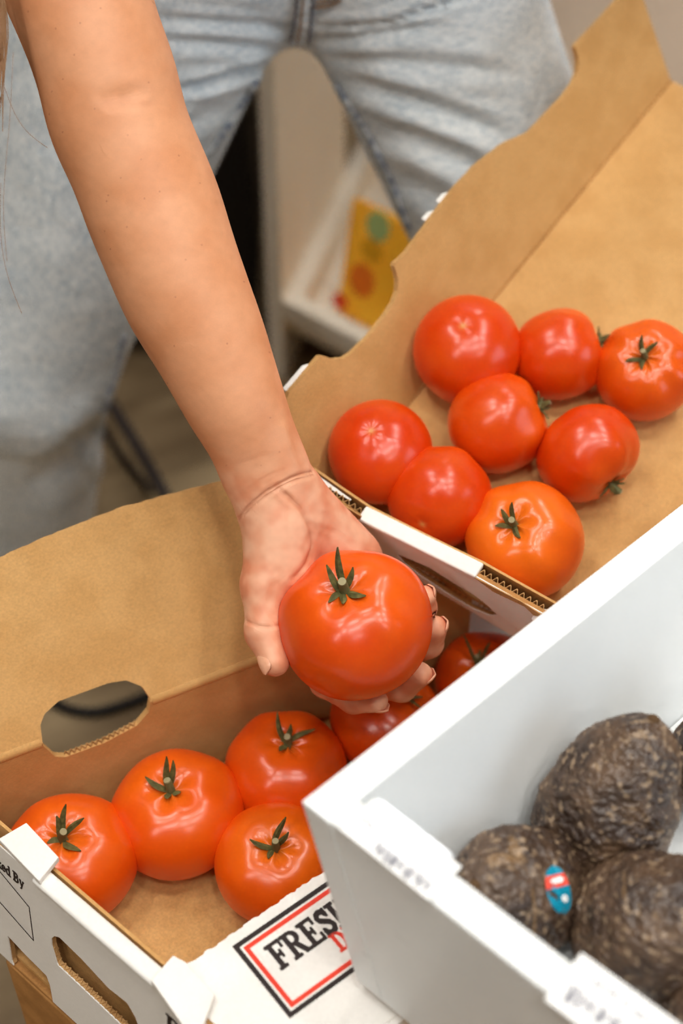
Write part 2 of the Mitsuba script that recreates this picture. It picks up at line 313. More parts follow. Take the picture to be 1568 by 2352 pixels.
part(LB + '__bottom', hull([at(p, z) for p in (cRL + en0 * 0.011, cRR, cFR, cFL + en0 * 0.011) for z in (ZB - 0.004, ZB)]), 'mat_kraft')
rn = np.array([-rd[1], rd[0], 0])                                                               # outwards, away from the camera
hole = Polygon(plane_uv([(128, 1737), (100, 1712), (94, 1665), (104, 1640), (135, 1612), (250, 1570), (290, 1564), (325, 1578), (345, 1607), (340, 1635), (315, 1665), (240, 1705), (150, 1738)], at(r0, 0.48), rd, Z))
# rear wall: upright up to the fold; rear flap leaning back above it, the hand hole crossing the fold
Lr = np.linalg.norm((cRR - cRL)[:2]); xl = (cRL - r0) @ rd; xe = (onz(1090, 1430, 0.44) - r0) @ rd
wall = Polygon([(xl, ZB - 0.48 - 0.004), (xe, ZB - 0.48 - 0.004), (xe, 0), (xl, 0)])
fa = math.radians(48); fdir = rn * math.cos(fa) + Z * math.sin(fa)                              # the flap rises this way
hp = [(128, 1737), (100, 1712), (94, 1665), (104, 1640), (135, 1612), (250, 1570), (290, 1564), (325, 1578), (345, 1607), (340, 1635), (315, 1665), (240, 1705), (150, 1738)]
Or = at(r0, 0.48)
hw = Polygon(plane_uv(hp, Or, rd, Z)).buffer(-0.003).buffer(0.0065).buffer(-0.0031); hf = Polygon(plane_uv(hp, Or, rd, fdir)).buffer(-0.004).buffer(0.0085).buffer(-0.0041)
part(LB + '__rear_wall', extrude(wall.difference(hw), Or, rd, Z, -0.004, 0), 'mat_kraft')
top = [(-200, 1378), (-100, 1325), (0, 1280), (130, 1222), (270, 1168), (400, 1132), (500, 1106), (600, 1086), (690, 1075)]
tuv = ragged(plane_uv(top, Or, rd, fdir), 0.0004, 0.004, 3)
xe2 = tuv[-1][0]
flap = Polygon([(xl, 0)] + tuv + [(xe2 - 0.01, 0)])
part(LB + '__rear_flap', extrude(flap.difference(hf), Or, rd, fdir, -0.004, 0), 'mat_kraft')
tag(LB + '__rear_flap', 'kraft flap folded back with a hand hole')
part(LB + '__fold_crease', tube([Or + rd * x + rn * 0.0034 - Z * 0.0014 for x in np.linspace(xl, plane_uv([(96, 1712)], Or, rd, Z)[0][0], 8)], 0.0042, 16), 'mat_kraft', smooth=True)
part(LB + '__fold_crease', tube([Or + rd * x + rn * 0.0034 - Z * 0.0014 for x in np.linspace(plane_uv([(350, 1612)], Or, rd, Z)[0][0], xe2 - 0.01, 20)], 0.0042, 16), 'mat_kraft', smooth=True)
# the raw corrugated edge along the lower side of the hand hole
q = plane_uv([(150, 1735), (240, 1702), (313, 1663)], Or, rd, Z)
part(LB + '__hole_edge', cat([fluting(Or + rd * a[0] + Z * (a[1] + 0.0003) + rn * 0.002, Or + rd * b[0] + Z * (b[1] + 0.0003) + rn * 0.002, rn, -Z * 0.003, 0.0036, 0.0012) for a, b in zip(q, q[1:])]), 'mat_flute')
# left end wall: white outside, kraft lining inside
en = unit(np.cross(Z, ed)); en = en if en @ (cRL - cRR) > 0 else -en                              # outwards (to the left, towards the camera)
EA = 0.0
for a_ in np.radians(np.linspace(2, 26, 97)):                       # splay at which the foot of the wall comes down to the carton
    z_ = Z * math.cos(a_) - en * math.sin(a_); hb_ = np.mean([q[1] for q in plane_uv([(20, 2199), (173, 2352)], at(e0, 0.50), ed, z_)])
    if hb_ * math.cos(a_) > -0.113: EA = a_; break
Ze = Z * math.cos(EA) - en * math.sin(EA); ew = en * math.cos(EA) + Z * math.sin(EA)      # the end wall splays out towards its foot
sg = -1 if np.cross(ed, Ze) @ ew < 0 else 1
Oe = at(e0, 0.50); xe0, xe1 = (cRL - e0) @ ed, (cFL - e0) @ ed
HBT = float(hb_)
face = Polygon([(xe0, HBT), (xe1, HBT), (xe1, 0), (xe0, 0)])
notch = Polygon(plane_uv([(19, 2148), (60, 2192), (108, 2240), (116, 2262), (124, 2305), (60, 2280), (28, 2206)], Oe, ed, Ze) )
slot = (lambda g: g.buffer(-0.002).buffer(0.004).buffer(-0.002))(Polygon(plane_uv([(120, 2172), (119, 2155), (126, 2149), (138, 2152), (190, 2203), (250, 2268), (294, 2303), (312, 2335), (322, 2362), (300, 2380), (283, 2357), (215, 2292), (160, 2240), (133, 2215)], Oe, ed, Ze)))

tt = (-0.0003, 0.0005) if sg > 0 else (-0.0005, 0.0003)
part(LB + '__end_wall', extrude(face.difference(notch).difference(slot), Oe, ed, Ze, *tt), 'mat_white_board')
part(LB + '__end_core', extrude(face.buffer(-0.0004).difference(notch.buffer(0.0003)).difference(slot.buffer(0.0003)), Oe - ew * 0.0004, ed, Ze, *((-0.003, 0) if sg > 0 else (0, 0.003))), 'mat_flute')
lin = Polygon([(xe0, HBT + 0.002), (xe1, HBT + 0.002), (xe1, -0.002), (xe0, -0.002)])
part(LB + '__end_lining', extrude(lin, Oe - ew * 0.0115, ed, Ze, -0.001, 0.001), 'mat_kraft')
def rail(a, b, w, z, r=0.0032): return rbox([at(a, z), at(b, z), at(a - en * w, z), at(b - en * w, z), at(a, z - 0.004), at(b, z - 0.004)], r)
part(LB + '__rim', rbox([at(p, 0.4975) - en * w for p in (e0 - ed * 0.002, e0 + ed * ((e1 - e0) @ ed - 0.002)) for w in (-0.0005, 0.0055)], 0.0026), 'mat_white_board', smooth=50)
part(LB + '__rim', rbox([at(p, 0.4975) - en * w for p in (cRL, e0 - ed * 0.052) for w in (-0.0005, 0.0055)], 0.0026), 'mat_white_board', smooth=50)
# folded corner tabs on the rim
def ztop(px, z): return [onz(x, y, z) for x, y in px]
def plate(px, z, t, m, key, r=0.0006):
    part(key, rbox([p + Z * k for p in ztop(px, z) for k in (0, -t)], r), m, smooth=50)
plate([(0, 1928), (60, 1893), (132, 1970), (90, 2022)], 0.504, 0.003, 'mat_white_board', LB + '__corner_tab')
plate([(350, 2252), (398, 2198), (424, 2212), (490, 2284), (478, 2318), (460, 2365), (420, 2352)], 0.506, 0.003, 'mat_white_board', LB + '__corner_tab')
tb = ztop([(132, 1970), (94, 2020)], 0.5025); part(LB + '__torn_edge', fluting(tb[0], tb[1], Z, unit(tb[1] - tb[0]) * 0 - ed * 0.002, 0.004, 0.001), 'mat_flute')
tb = ztop([(491, 2286), (478, 2320), (462, 2362)], 0.5045); part(LB + '__torn_edge', cat([fluting(a, b, Z, -ed * 0.002, 0.004, 0.001) for a, b in zip(tb, tb[1:])]), 'mat_flute')
q = plane_uv([(133, 2215), (160, 2240), (215, 2292), (283, 2357)], Oe, ed, Ze)
part(LB + '__slot_edge', cat([fluting(Oe + ed * a[0] + Ze * (a[1] + 0.0006) - ew * 0.0018, Oe + ed * b[0] + Ze * (b[1] + 0.0006) - ew * 0.0018, en, -Z * 0.004, 0.0042, 0.0016) for a, b in zip(q, q[1:])]), 'mat_flute')
q = plane_uv([(122, 2178), (128, 2200), (134, 2216)], Oe, ed, Ze)
part(LB + '__slot_edge', cat([fluting(Oe + ed * a[0] + Ze * a[1] - ew * 0.0018, Oe + ed * b[0] + Ze * b[1] - ew * 0.0018, en, -ed * 0.004, 0.0042, 0.0016) for a, b in zip(q, q[1:])]), 'mat_flute')
# front wall and printed top panel
part(LB + '__front_wall', hull([at(cFL, z) + k for z in (ZB, 0.499) for k in (0 * Z, unit(np.cross(Z, ld)) * -0.004)] + [at(cFR, z) + k for z in (ZB, 0.499) for k in (0 * Z, unit(np.cross(Z, ld)) * -0.004)]), 'mat_white_board')
pn = unit(np.cross(Z, ld)); Ol = at(l0, 0.50); wflap = (o0 - l0) @ -pn
u0 = (cross2(l0, ld, e0, ed) - l0) @ ld
inner = ragged([(u0 + 0.003, 0), (0.30, 0)], 0.0007, 0.0022, 5)
panel = Polygon(inner + [(0.34, -wflap), ((cFL - l0) @ ld + 0.003, -wflap)])
part(LB + '__printed_panel', extrude(panel, Ol, ld, pn, -0.0008, 0), 'mat_white_board')
part(LB + '__panel_core', extrude(panel.buffer(-0.0004), Ol, ld, pn, -0.0036, -0.0008), 'mat_flute')
tag(LB + '__printed_panel', 'white top panel printed with a black and red framed name')
fr = plane_uv([(533, 2174), (765, 2031), (691, 2321)], Ol, ld, pn); fx, fy = fr[0]; fh = fr[0][1] - fr[2][1]
def frame(x0, y0, x1, y1, w): return sbox(x0, y0, x1, y1).difference(sbox(x0 + w, y0 + w, x1 - w, y1 - w))
fx = min(fr[0][0], fr[2][0]); FW = 0.150
part(LB + '__printed_text', extrude(frame(fx, fy - fh, fx + FW, fy, 0.0028), Ol, ld, pn, 0.0001, 0.0003), 'mat_ink')
part(LB + '__printed_text', extrude(frame(fx + 0.0042, fy - fh + 0.0042, fx + FW - 0.0042, fy - 0.0042, 0.0026), Ol, ld, pn, 0.0001, 0.0003), 'mat_red_ink')
tF = plane_uv([(655, 2222)], Ol, ld, pn)[0]; tD = plane_uv([(790, 2182)], Ol, ld, pn)[0]
part(LB + '__printed_text', extrude(affinity.translate(affinity.scale(text('FRESH', 0.0160, 0.02), 0.76, 1, origin=(0, 0)), tF[0] - 0.0025, tF[1]), Ol, ld, pn, 0.0001, 0.0003), 'mat_ink')
part(LB + '__printed_text', extrude(affinity.translate(affinity.scale(text('DI', 0.0115, 0.02), 0.8, 1, origin=(0, 0)), tD[0] - 0.002, tD[1]), Ol, ld, pn, 0.0001, 0.0003), 'mat_red_ink')
# print on the end wall
def on_end(poly, key, m): part(key, extrude(poly, Oe + ew * 0.0006, ed, Ze, *((0, 0.0002) if sg > 0 else (-0.0002, 0))), m)
b0 = plane_uv([(56, 2046)], Oe, ed, Ze)[0]
tx = affinity.scale(text('cked By', 0.0085, 0.02), 0.72, 1, origin=(0, 0)); tx = affinity.translate(tx, b0[0] - tx.bounds[2] + 0.001, b0[1] + 0.003); on_end(tx, LB + '__printed_text', 'mat_ink')
ln = plane_uv([(-60, 1925), (69, 2082), (79, 2159), (-60, 2000)], Oe, ed, Ze)
on_end(Polygon(ln).buffer(0.0002).difference(Polygon(ln).buffer(-0.0003)), LB + '__printed_text', 'mat_ink')
b1 = plane_uv([(383, 2345)], Oe, ed, Ze)[0]; on_end(affinity.translate(text('R', 0.013), b1[0], b1[1] - 0.005), LB + '__printed_text', 'mat_ink')

# brown carton below it
c0 = onz(18, 2198, 0.386); BC = 'brown_carton'
qs = [c0, c0 + ed * 0.40, c0 + ed * 0.40 - en * 0.34, c0 - en * 0.34]
part(BC + '__body', rbox([at(p, z) for p in qs for z in (0.002, 0.380)], 0.002), 'mat_carton', smooth=40)
t0 = qs[0] + ed * 0.003 - en * 0.001
part(BC + '__top_flap', rbox([at(p, z) for p in (c0 + ed * 0.004, c0 + ed * 0.39, c0 + ed * 0.39 - en * 0.16, c0 + ed * 0.004 - en * 0.16) for z in (0.3825, 0.3845)], 0.001), 'mat_carton', smooth=40)
tag(BC, 'brown kraft carton with a black letter, underneath the white tomato carton', 'box')
Oc = at(c0, 0.386) + en * 0.0021; qC = plane_uv([(60, 2385)], Oc, ed, Z)[0]
mC = Point(0, 0).buffer(0.014, 24).difference(Point(0, 0).buffer(0.0095, 24)).difference(Polygon([(0, 0), (0.03, 0.011), (0.03, -0.011)]))
part(BC + '__printed_text', extrude(affinity.translate(mC, qC[0] + 0.012, qC[1] + 0.002), Oc, ed, Z, *((0, 0.0003) if sg > 0 else (-0.0003, 0))), 'mat_ink')

# ------------------------------------------------------------------ upper tomato box: tipped towards the camera
UB = 'tomato_box_001'
tag(UB, 'tilted tomato carton at right with torn kraft side wall and white slotted end', 'box')
un = unit([0, -0.36, 1]); up0 = np.array([0, 0.659, 0.510])
def onu(x, y): return on(x, y, up0, un)
ub0, ub1 = onu(948, 915), onu(1540, 185); bd = unit(ub1 - ub0)
ue0, ue1 = onu(891, 1256), onu(1194, 1436); ud = unit(ue1 - ue0)
K = ub0 + bd * np.linalg.lstsq(np.array([bd, -ud]).T, ue0 - ub0, rcond=None)[0][0]
UW = 0.20; uL = (ub1 - K) @ bd
part(UB + '__bottom', hull([p + un * k for p in (K, K + ud * UW, K + ud * (UW + 0.13) + bd * uL, K + bd * uL) for k in (0, -0.004)]), 'mat_kraft')
lat = unit(np.cross(un, bd)); LEAN = math.radians(32); wd = un * math.cos(LEAN) + lat * math.sin(LEAN)     # the left wall rises along wd
torn = [(652, 930), (665, 900), (690, 872), (715, 840), (737, 816), (748, 818), (765, 825), (790, 823), (812, 808), (850, 770), (885, 725), (905, 695), (914, 668), (914, 640), (904, 606), (925, 590), (950, 560),
        (1000, 490), (1035, 445), (1065, 412), (1100, 375), (1160, 330), (1185, 318), (1217, 305), (1250, 270), (1290, 228), (1315, 197), (1328, 165), (1329, 135), (1321, 106), (1345, 82), (1380, 45), (1420, 0), (1462, -48)]
tp = plane_uv(torn, K, bd, wd)
tp = ragged(tp, 0.00025, 0.003, 8)
wpoly = Polygon([(uL, 0)] + tp[::-1] + [(-0.004, 0.0)])
part(UB + '__side_wall', extrude(wpoly, K, bd, wd, -0.0 if np.cross(bd, wd) @ lat > 0 else -0.004, 0.004 if np.cross(bd, wd) @ lat > 0 else 0), 'mat_kraft')
tag(UB + '__side_wall', 'kraft side wall with a wavy torn top edge')
wn = np.cross(bd, wd); wn = wn if wn @ lat > 0 else -wn
for a, b in (((666, 899), (716, 840)), ((985, 507), (1003, 486)), ((1018, 466), (1036, 444))):
    A, B = plane_uv([a, b], K, bd, wd)
    part(UB + '__torn_liner', rbox([K + bd * A[0] + wd * A[1] + wn * 0.004, K + bd * B[0] + wd * B[1] + wn * 0.004, K + bd * A[0] + wd * (A[1] + 0.0012) + wn * 0.0058, K + bd * (B[0] - 0.003) + wd * (B[1] + 0.001) + wn * 0.0058], 0.0006), 'mat_white_board')
part(UB + '__fold_crease', tube([K + bd * x + un * 0.0003 - lat * 0.0003 for x in np.linspace(0, uL, 20)], 0.0009), 'mat_carton', smooth=True)
# near end wall
eo = unit(np.cross(ud, un)); eo = eo if eo[1] < 0 else -eo                                      # outwards, towards the camera
HE = 0.062
def lean_for(px):                                                                               # lean that puts the rim on its place at that height
    best = None
    for a in np.linspace(0, 1.2, 241):
        d = un * math.cos(a) + eo * math.sin(a); n = np.cross(ud, d); h = plane_uv([px], K, ud, d)[0][1]
        if best is None or abs(h - HE) < best[0]: best = (abs(h - HE), a)
    return best[1]
def ept(x, h, o): w, n_ = eframe(x); return K + ud * x + w * h + n_ * o
xs_, ls_ = [], []
for px_ in ((712, 1078), (843, 1168), (975, 1230), (1105, 1297), (1268, 1392)):                    # the loose end wall leans out more at its left corner
    a_ = lean_for(px_); d_ = un * math.cos(a_) + eo * math.sin(a_); xs_.append(plane_uv([px_], K, ud, d_)[0][0]); ls_.append(a_)
pf_ = np.polyfit(xs_, ls_, 2); lean_at = lambda x: np.clip(np.polyval(pf_, x), 0.0, 1.15)
print('EA', np.degrees(EA), HBT, 'UB end leans', np.degrees(ls_).round(1), np.round(xs_, 3))
def eframe(x): a = lean_at(x); w = un * math.cos(a) + eo * math.sin(a); return w, eo * math.cos(a) - un * math.sin(a)
def euv(px):
    out = []
    for q in px:
        x = 0.08
        for _ in range(6): w, n_ = eframe(x); x, h = plane_uv([q], K, ud, w)[0]
        out.append((x, h))
    return out
def eext(poly, t0, t1):
    """extrude on the leaning wall; long edges are cut so that they follow its twist"""
    poly = shapely.segmentize(poly.buffer(0), 0.006); m = extrude(poly, (0, 0, 0), (1, 0, 0), (0, 1, 0), t0, t1)
    v = np.array([ept(*q) for q in m.vertices]); m = trimesh.Trimesh(v, m.faces, process=False); return m
rimL = euv([(712, 1078), (843, 1168), (1105, 1297), (1268, 1392)])
hb = euv([(926, 1247), (1000, 1278), (1060, 1316), (1120, 1352), (1157, 1388), (1140, 1390), (1098, 1373), (1040, 1338), (985, 1302), (945, 1272)])
slotU = Polygon(hb)
epoly = Polygon([(rimL[0][0], -0.002), (UW, -0.002), (max(UW, rimL[3][0] + 0.004), rimL[3][1]), rimL[2], rimL[1], rimL[0]])
part(UB + '__end_wall', eext(epoly.difference(slotU), 0.0078, 0.0085), 'mat_white_board')
part(UB + '__end_core', eext(epoly.buffer(-0.0005).difference(slotU.buffer(0.0003)), 0.0052, 0.0078), 'mat_carton')
tag(UB + '__end_wall', 'white end wall with a long hand slot and torn corners')
part(UB + '__end_lining', eext(epoly.buffer(-0.001), -0.0030, -0.0015), 'mat_kraft')
part(UB + '__rim', rbox([ept(rimL[i][0], rimL[i][1] + k, o) for i in (1, 2) for o in (0.0002, 0.0082) for k in (0.0, -0.003)], 0.0014), 'mat_white_board', smooth=50)
part(UB + '__rim', hull([ept(rimL[0][0], rimL[0][1], 0.0), ept(rimL[0][0], rimL[0][1], 0.0045), ept(rimL[1][0] - 0.012, rimL[1][1], 0.0), ept(rimL[1][0] - 0.012, rimL[1][1], 0.001), ept(rimL[0][0], rimL[0][1] - 0.002, 0.0), ept(rimL[1][0] - 0.012, rimL[1][1] - 0.002, 0.0)]), 'mat_white_board')
for (a, b) in ((0, 1), (2, 3)):
    part(UB + '__torn_edge', fluting(ept(*rimL[a], 0.0037), ept(*rimL[b], 0.0037), eframe(rimL[a][0])[1], -eframe(rimL[a][0])[0] * 0.012, 0.0046, 0.0017), 'mat_flute')
    part(UB + '__torn_edge', fluting(ept(rimL[a][0], rimL[a][1] - 0.001, 0.0065), ept(rimL[b][0], rimL[b][1] - 0.001, 0.0065), eframe(rimL[a][0])[1], -eframe(rimL[a][0])[0] * 0.006, 0.0046, 0.0010), 'mat_flute')
for px in ([(735, 1095), (775, 1110), (815, 1140), (848, 1160), (842, 1172), (825, 1160), (800, 1138), (770, 1125)], [(1103, 1297), (1150, 1322), (1210, 1352), (1262, 1386), (1246, 1390), (1222, 1366), (1205, 1358), (1150, 1332)]):
    part(UB + '__torn_patch', eext(Polygon(euv(px)), 0.0085, 0.0092), 'mat_flute')
part(UB + '__slot_edge', cat([fluting(ept(*a, 0.005), ept(*b, 0.005), eframe(a[0])[1], -eframe(a[0])[0] * 0.002, 0.004, 0.0016) for a, b in zip(hb[4:], hb[5:])]), 'mat_carton')
part(UB + '__corner_tab', rbox([ept(rimL[3][0] + x, rimL[3][1] + y, o) for x, y in ((-0.006, -0.006), (0.004, 0.003), (0.010, -0.004)) for o in (0.004, 0.011)], 0.0012), 'mat_white_board', smooth=50)
mk = euv([(1176, 1366), (1205, 1398)])
def marks(pts, w): return unary_union([LineString(l).buffer(w, cap_style='flat') for l in pts])
mm = marks([[(0, 0), (.003, .008), (.006, 0)], [(.001, .003), (.005, .003)], [(.010, .001), (.013, .001)], [(.016, .001), (.018, .002)], [(.024, .001), (.026, .001)]], 0.0006)
part(UB + '__printed_text', eext(affinity.translate(mm, mk[0][0], mk[0][1] - 0.008), 0.0086, 0.0089), 'mat_ink')
mm = marks([[(0, .006), (0, 0), (.003, 0), (.003, .006)], [(.008, .006), (.0075, 0)]], 0.0006)
part(UB + '__printed_text', eext(affinity.translate(mm, mk[1][0], mk[1][1] - 0.006), 0.0086, 0.0089), 'mat_ink')

# white plinth that carries the upper box
LBo = lambda x: r0[1] + rd[1] / rd[0] * (x - r0[0]) + 0.012
fp = [(0.03, LBo(0.03)), (0.26, LBo(0.26)), (0.46, 0.93), (0.275, 1.01)]
PL = 'display_plinth'
zt = lambda x, y: 0.510 + 0.36 * (y - 0.659) - 0.0055
part(PL, hull([(x, y, z) for x, y in fp for z in (0.0, zt(x, y))]), 'mat_laminate')
tag(PL, 'white display plinth carrying the tilted tomato carton, behind the lower carton', 'display stand')

# ------------------------------------------------------------------ white avocado bin
AB = 'avocado_bin'; ZR = 0.637
bc = onz(697, 1838, ZR); ba = unit((onz(1568, 1157, ZR) - bc) * [1, 1, 0]); bb = unit((onz(978, 2059, ZR) - bc) * [1, 1, 0])
TH, HB, LA, LBb = 0.0175, 0.128, 0.42, 0.42
tap = bb * 0.036
bz = lambda p, z: at(p, z)
def binwall(key, a, b, thick, taper):
    lo = [bz(a + taper, ZR - HB), bz(b + taper, ZR - HB)]; hi = [bz(a, ZR), bz(b, ZR)]
    part(key, rbox([p + thick * k + (Z * -0.0012 if i >= 2 else Z * 0.0012) for i, p in enumerate(lo + hi) for k in (0.04, 0.96)], 0.0012), 'mat_laminate', smooth=50)
binwall(AB + '__side_panel', bc, bc + ba * LA, bb * TH, tap)
binwall(AB + '__side_panel', bc + bb * LBb - bb * TH, bc + bb * LBb - bb * TH + ba * LA, bb * TH, -tap)
for p in (bc, bc + ba * (LA - TH)):
    a, b = p + bb * TH, p + bb * (LBb - TH)
    part(AB + '__end_panel', rbox([bz(x, z) + ba * TH * k for x, z in ((a, ZR - .0012), (b, ZR - .0012), (a + tap, ZR - HB), (b - tap, ZR - HB)) for k in (0.04, 0.96)], 0.0012), 'mat_laminate', smooth=50)
part(AB + '__bottom', hull([bz(bc + bb * u + ba * v, z) for u in (0.052, LBb - 0.052) for v in (TH, LA - TH) for z in (ZR - HB + 0.002, ZR - HB + 0.012)]), 'mat_laminate')
tag(AB, 'white laminate bin full of avocados in the foreground', 'bin')
# a leg frame carries the bin in front of the box
for i, (u, v) in enumerate(((0.075, 0.30), (LBb - 0.06, 0.30), (LBb - 0.06, 0.05))):
    p = bc + bb * u + ba * v; part(AB + '__leg', boxm((p[0] - .018, p[1] - .018, 0), (p[0] + .018, p[1] + .018, ZR - HB + 0.002)), 'mat_laminate')
ZF = ZR - HB + 0.012
# price tags on the front rail: printed card in a clear sleeve
def tagcard(key, px, rows, label, sleeve):
    q = ztop(px, ZR + 0.0022)
    part(key + '__card', rbox([p + Z * k for p in q for k in (0, 0.0006)], 0.0003), 'mat_paper', smooth=50)
    s = ztop(sleeve, ZR + 0.0040); part(key + '__sleeve', trimesh.Trimesh(s, [[0, 1, 2], [0, 2, 3]], process=False), 'mat_clear')
    ex = unit(q[1] - q[0]); ey = unit(np.cross(Z, ex)); O = q[0] + Z * 0.0011
    part(key + '__printed_text', extrude(unary_union(rows), O, ex, ey, 0, 0.0002), 'mat_grey_ink')
    tag(key, label, 'price tag')
rng = np.random.default_rng(4)
def scribble(x, y, w, h, n, wd=0.00045):
    xs = np.linspace(x, x + w, n); return [LineString([(a + rng.uniform(-.0005, .0005), y + rng.uniform(0, h * .3)), (a + rng.uniform(-.001, .001), y + h * rng.uniform(.6, 1))]).buffer(wd) for a in xs]
c1 = [(850, 1829), (1060, 1993), (905, 2036), (768, 1850)]
tagcard('price_tag', [(765, 1850), (905, 2036), (1060, 1993), (850, 1829)], [], 'white price tag with faint writing at the corner of the avocado bin', [(745, 1848), (915, 2075), (1072, 2000), (850, 1822)]) if False else None
def tag_on(key, a, b, wid, rows, label, drop=0.0):
    """a card lying on the rail from a to b (pixels of its rear edge), wid towards the outside, its outer edge bent down by drop"""
    p, q = ztop([a, b], ZR + 0.0016); ex = unit(q - p); ey = unit(np.cross(Z, ex)); ey = ey if ey @ ba < 0 else -ey
    eyd = unit(ey * wid - Z * drop); w = math.hypot(wid, drop); L = np.linalg.norm(q - p); nn = unit(np.cross(ex, eyd)); nn = nn if nn[2] > 0 else -nn
    part(key + '__card', rbox([p + ex * u + eyd * v + nn * k for u in (0, L) for v in (0, w) for k in (0.0003, 0.0009)], 0.0003), 'mat_paper', smooth=50)
    s = [p + ex * u + eyd * v + nn * 0.0022 for u, v in ((-0.004, -0.002), (L + 0.004, -0.002), (L + 0.004, w + 0.007), (-0.004, w + 0.007))]
    part(key + '__sleeve', trimesh.Trimesh(s, [[0, 1, 2], [0, 2, 3]], process=False), 'mat_clear'); tag(key + '__sleeve', 'clear plastic sleeve')
    o = p + nn * 0.0014; sgn = 1 if np.cross(ex, eyd) @ nn > 0 else -1
    part(key + '__printed_text', extrude(unary_union(rows(L, w)), o, ex, eyd, *((0, 0.0002) if sgn > 0 else (-0.0002, 0))), 'mat_faint_ink')
    tag(key, label, 'price tag')
tag_on('price_tag', (858, 1838), (1058, 1993), 0.0225, lambda L, w: scribble(.006, .003, L * .6, .0050, 16) + scribble(.005, .0095, L * .6, .0045, 14) + scribble(L * .35, .0150, L * .55, .006, 11, .0009), 'white price tag with faint writing, at the near corner of the avocado bin', 0.001)
tag_on('price_tag_001', (1335, 2192), (1600, 2385), 0.027, lambda L, w: scribble(.010, .005, .034, .0042, 16) + scribble(.006, .0135, .024, .009, 9, .0009) + scribble(.036, .0135, .02, .009, 6, .0009), 'white price tag with a dark number, on the front rail beside the avocados', 0.002)

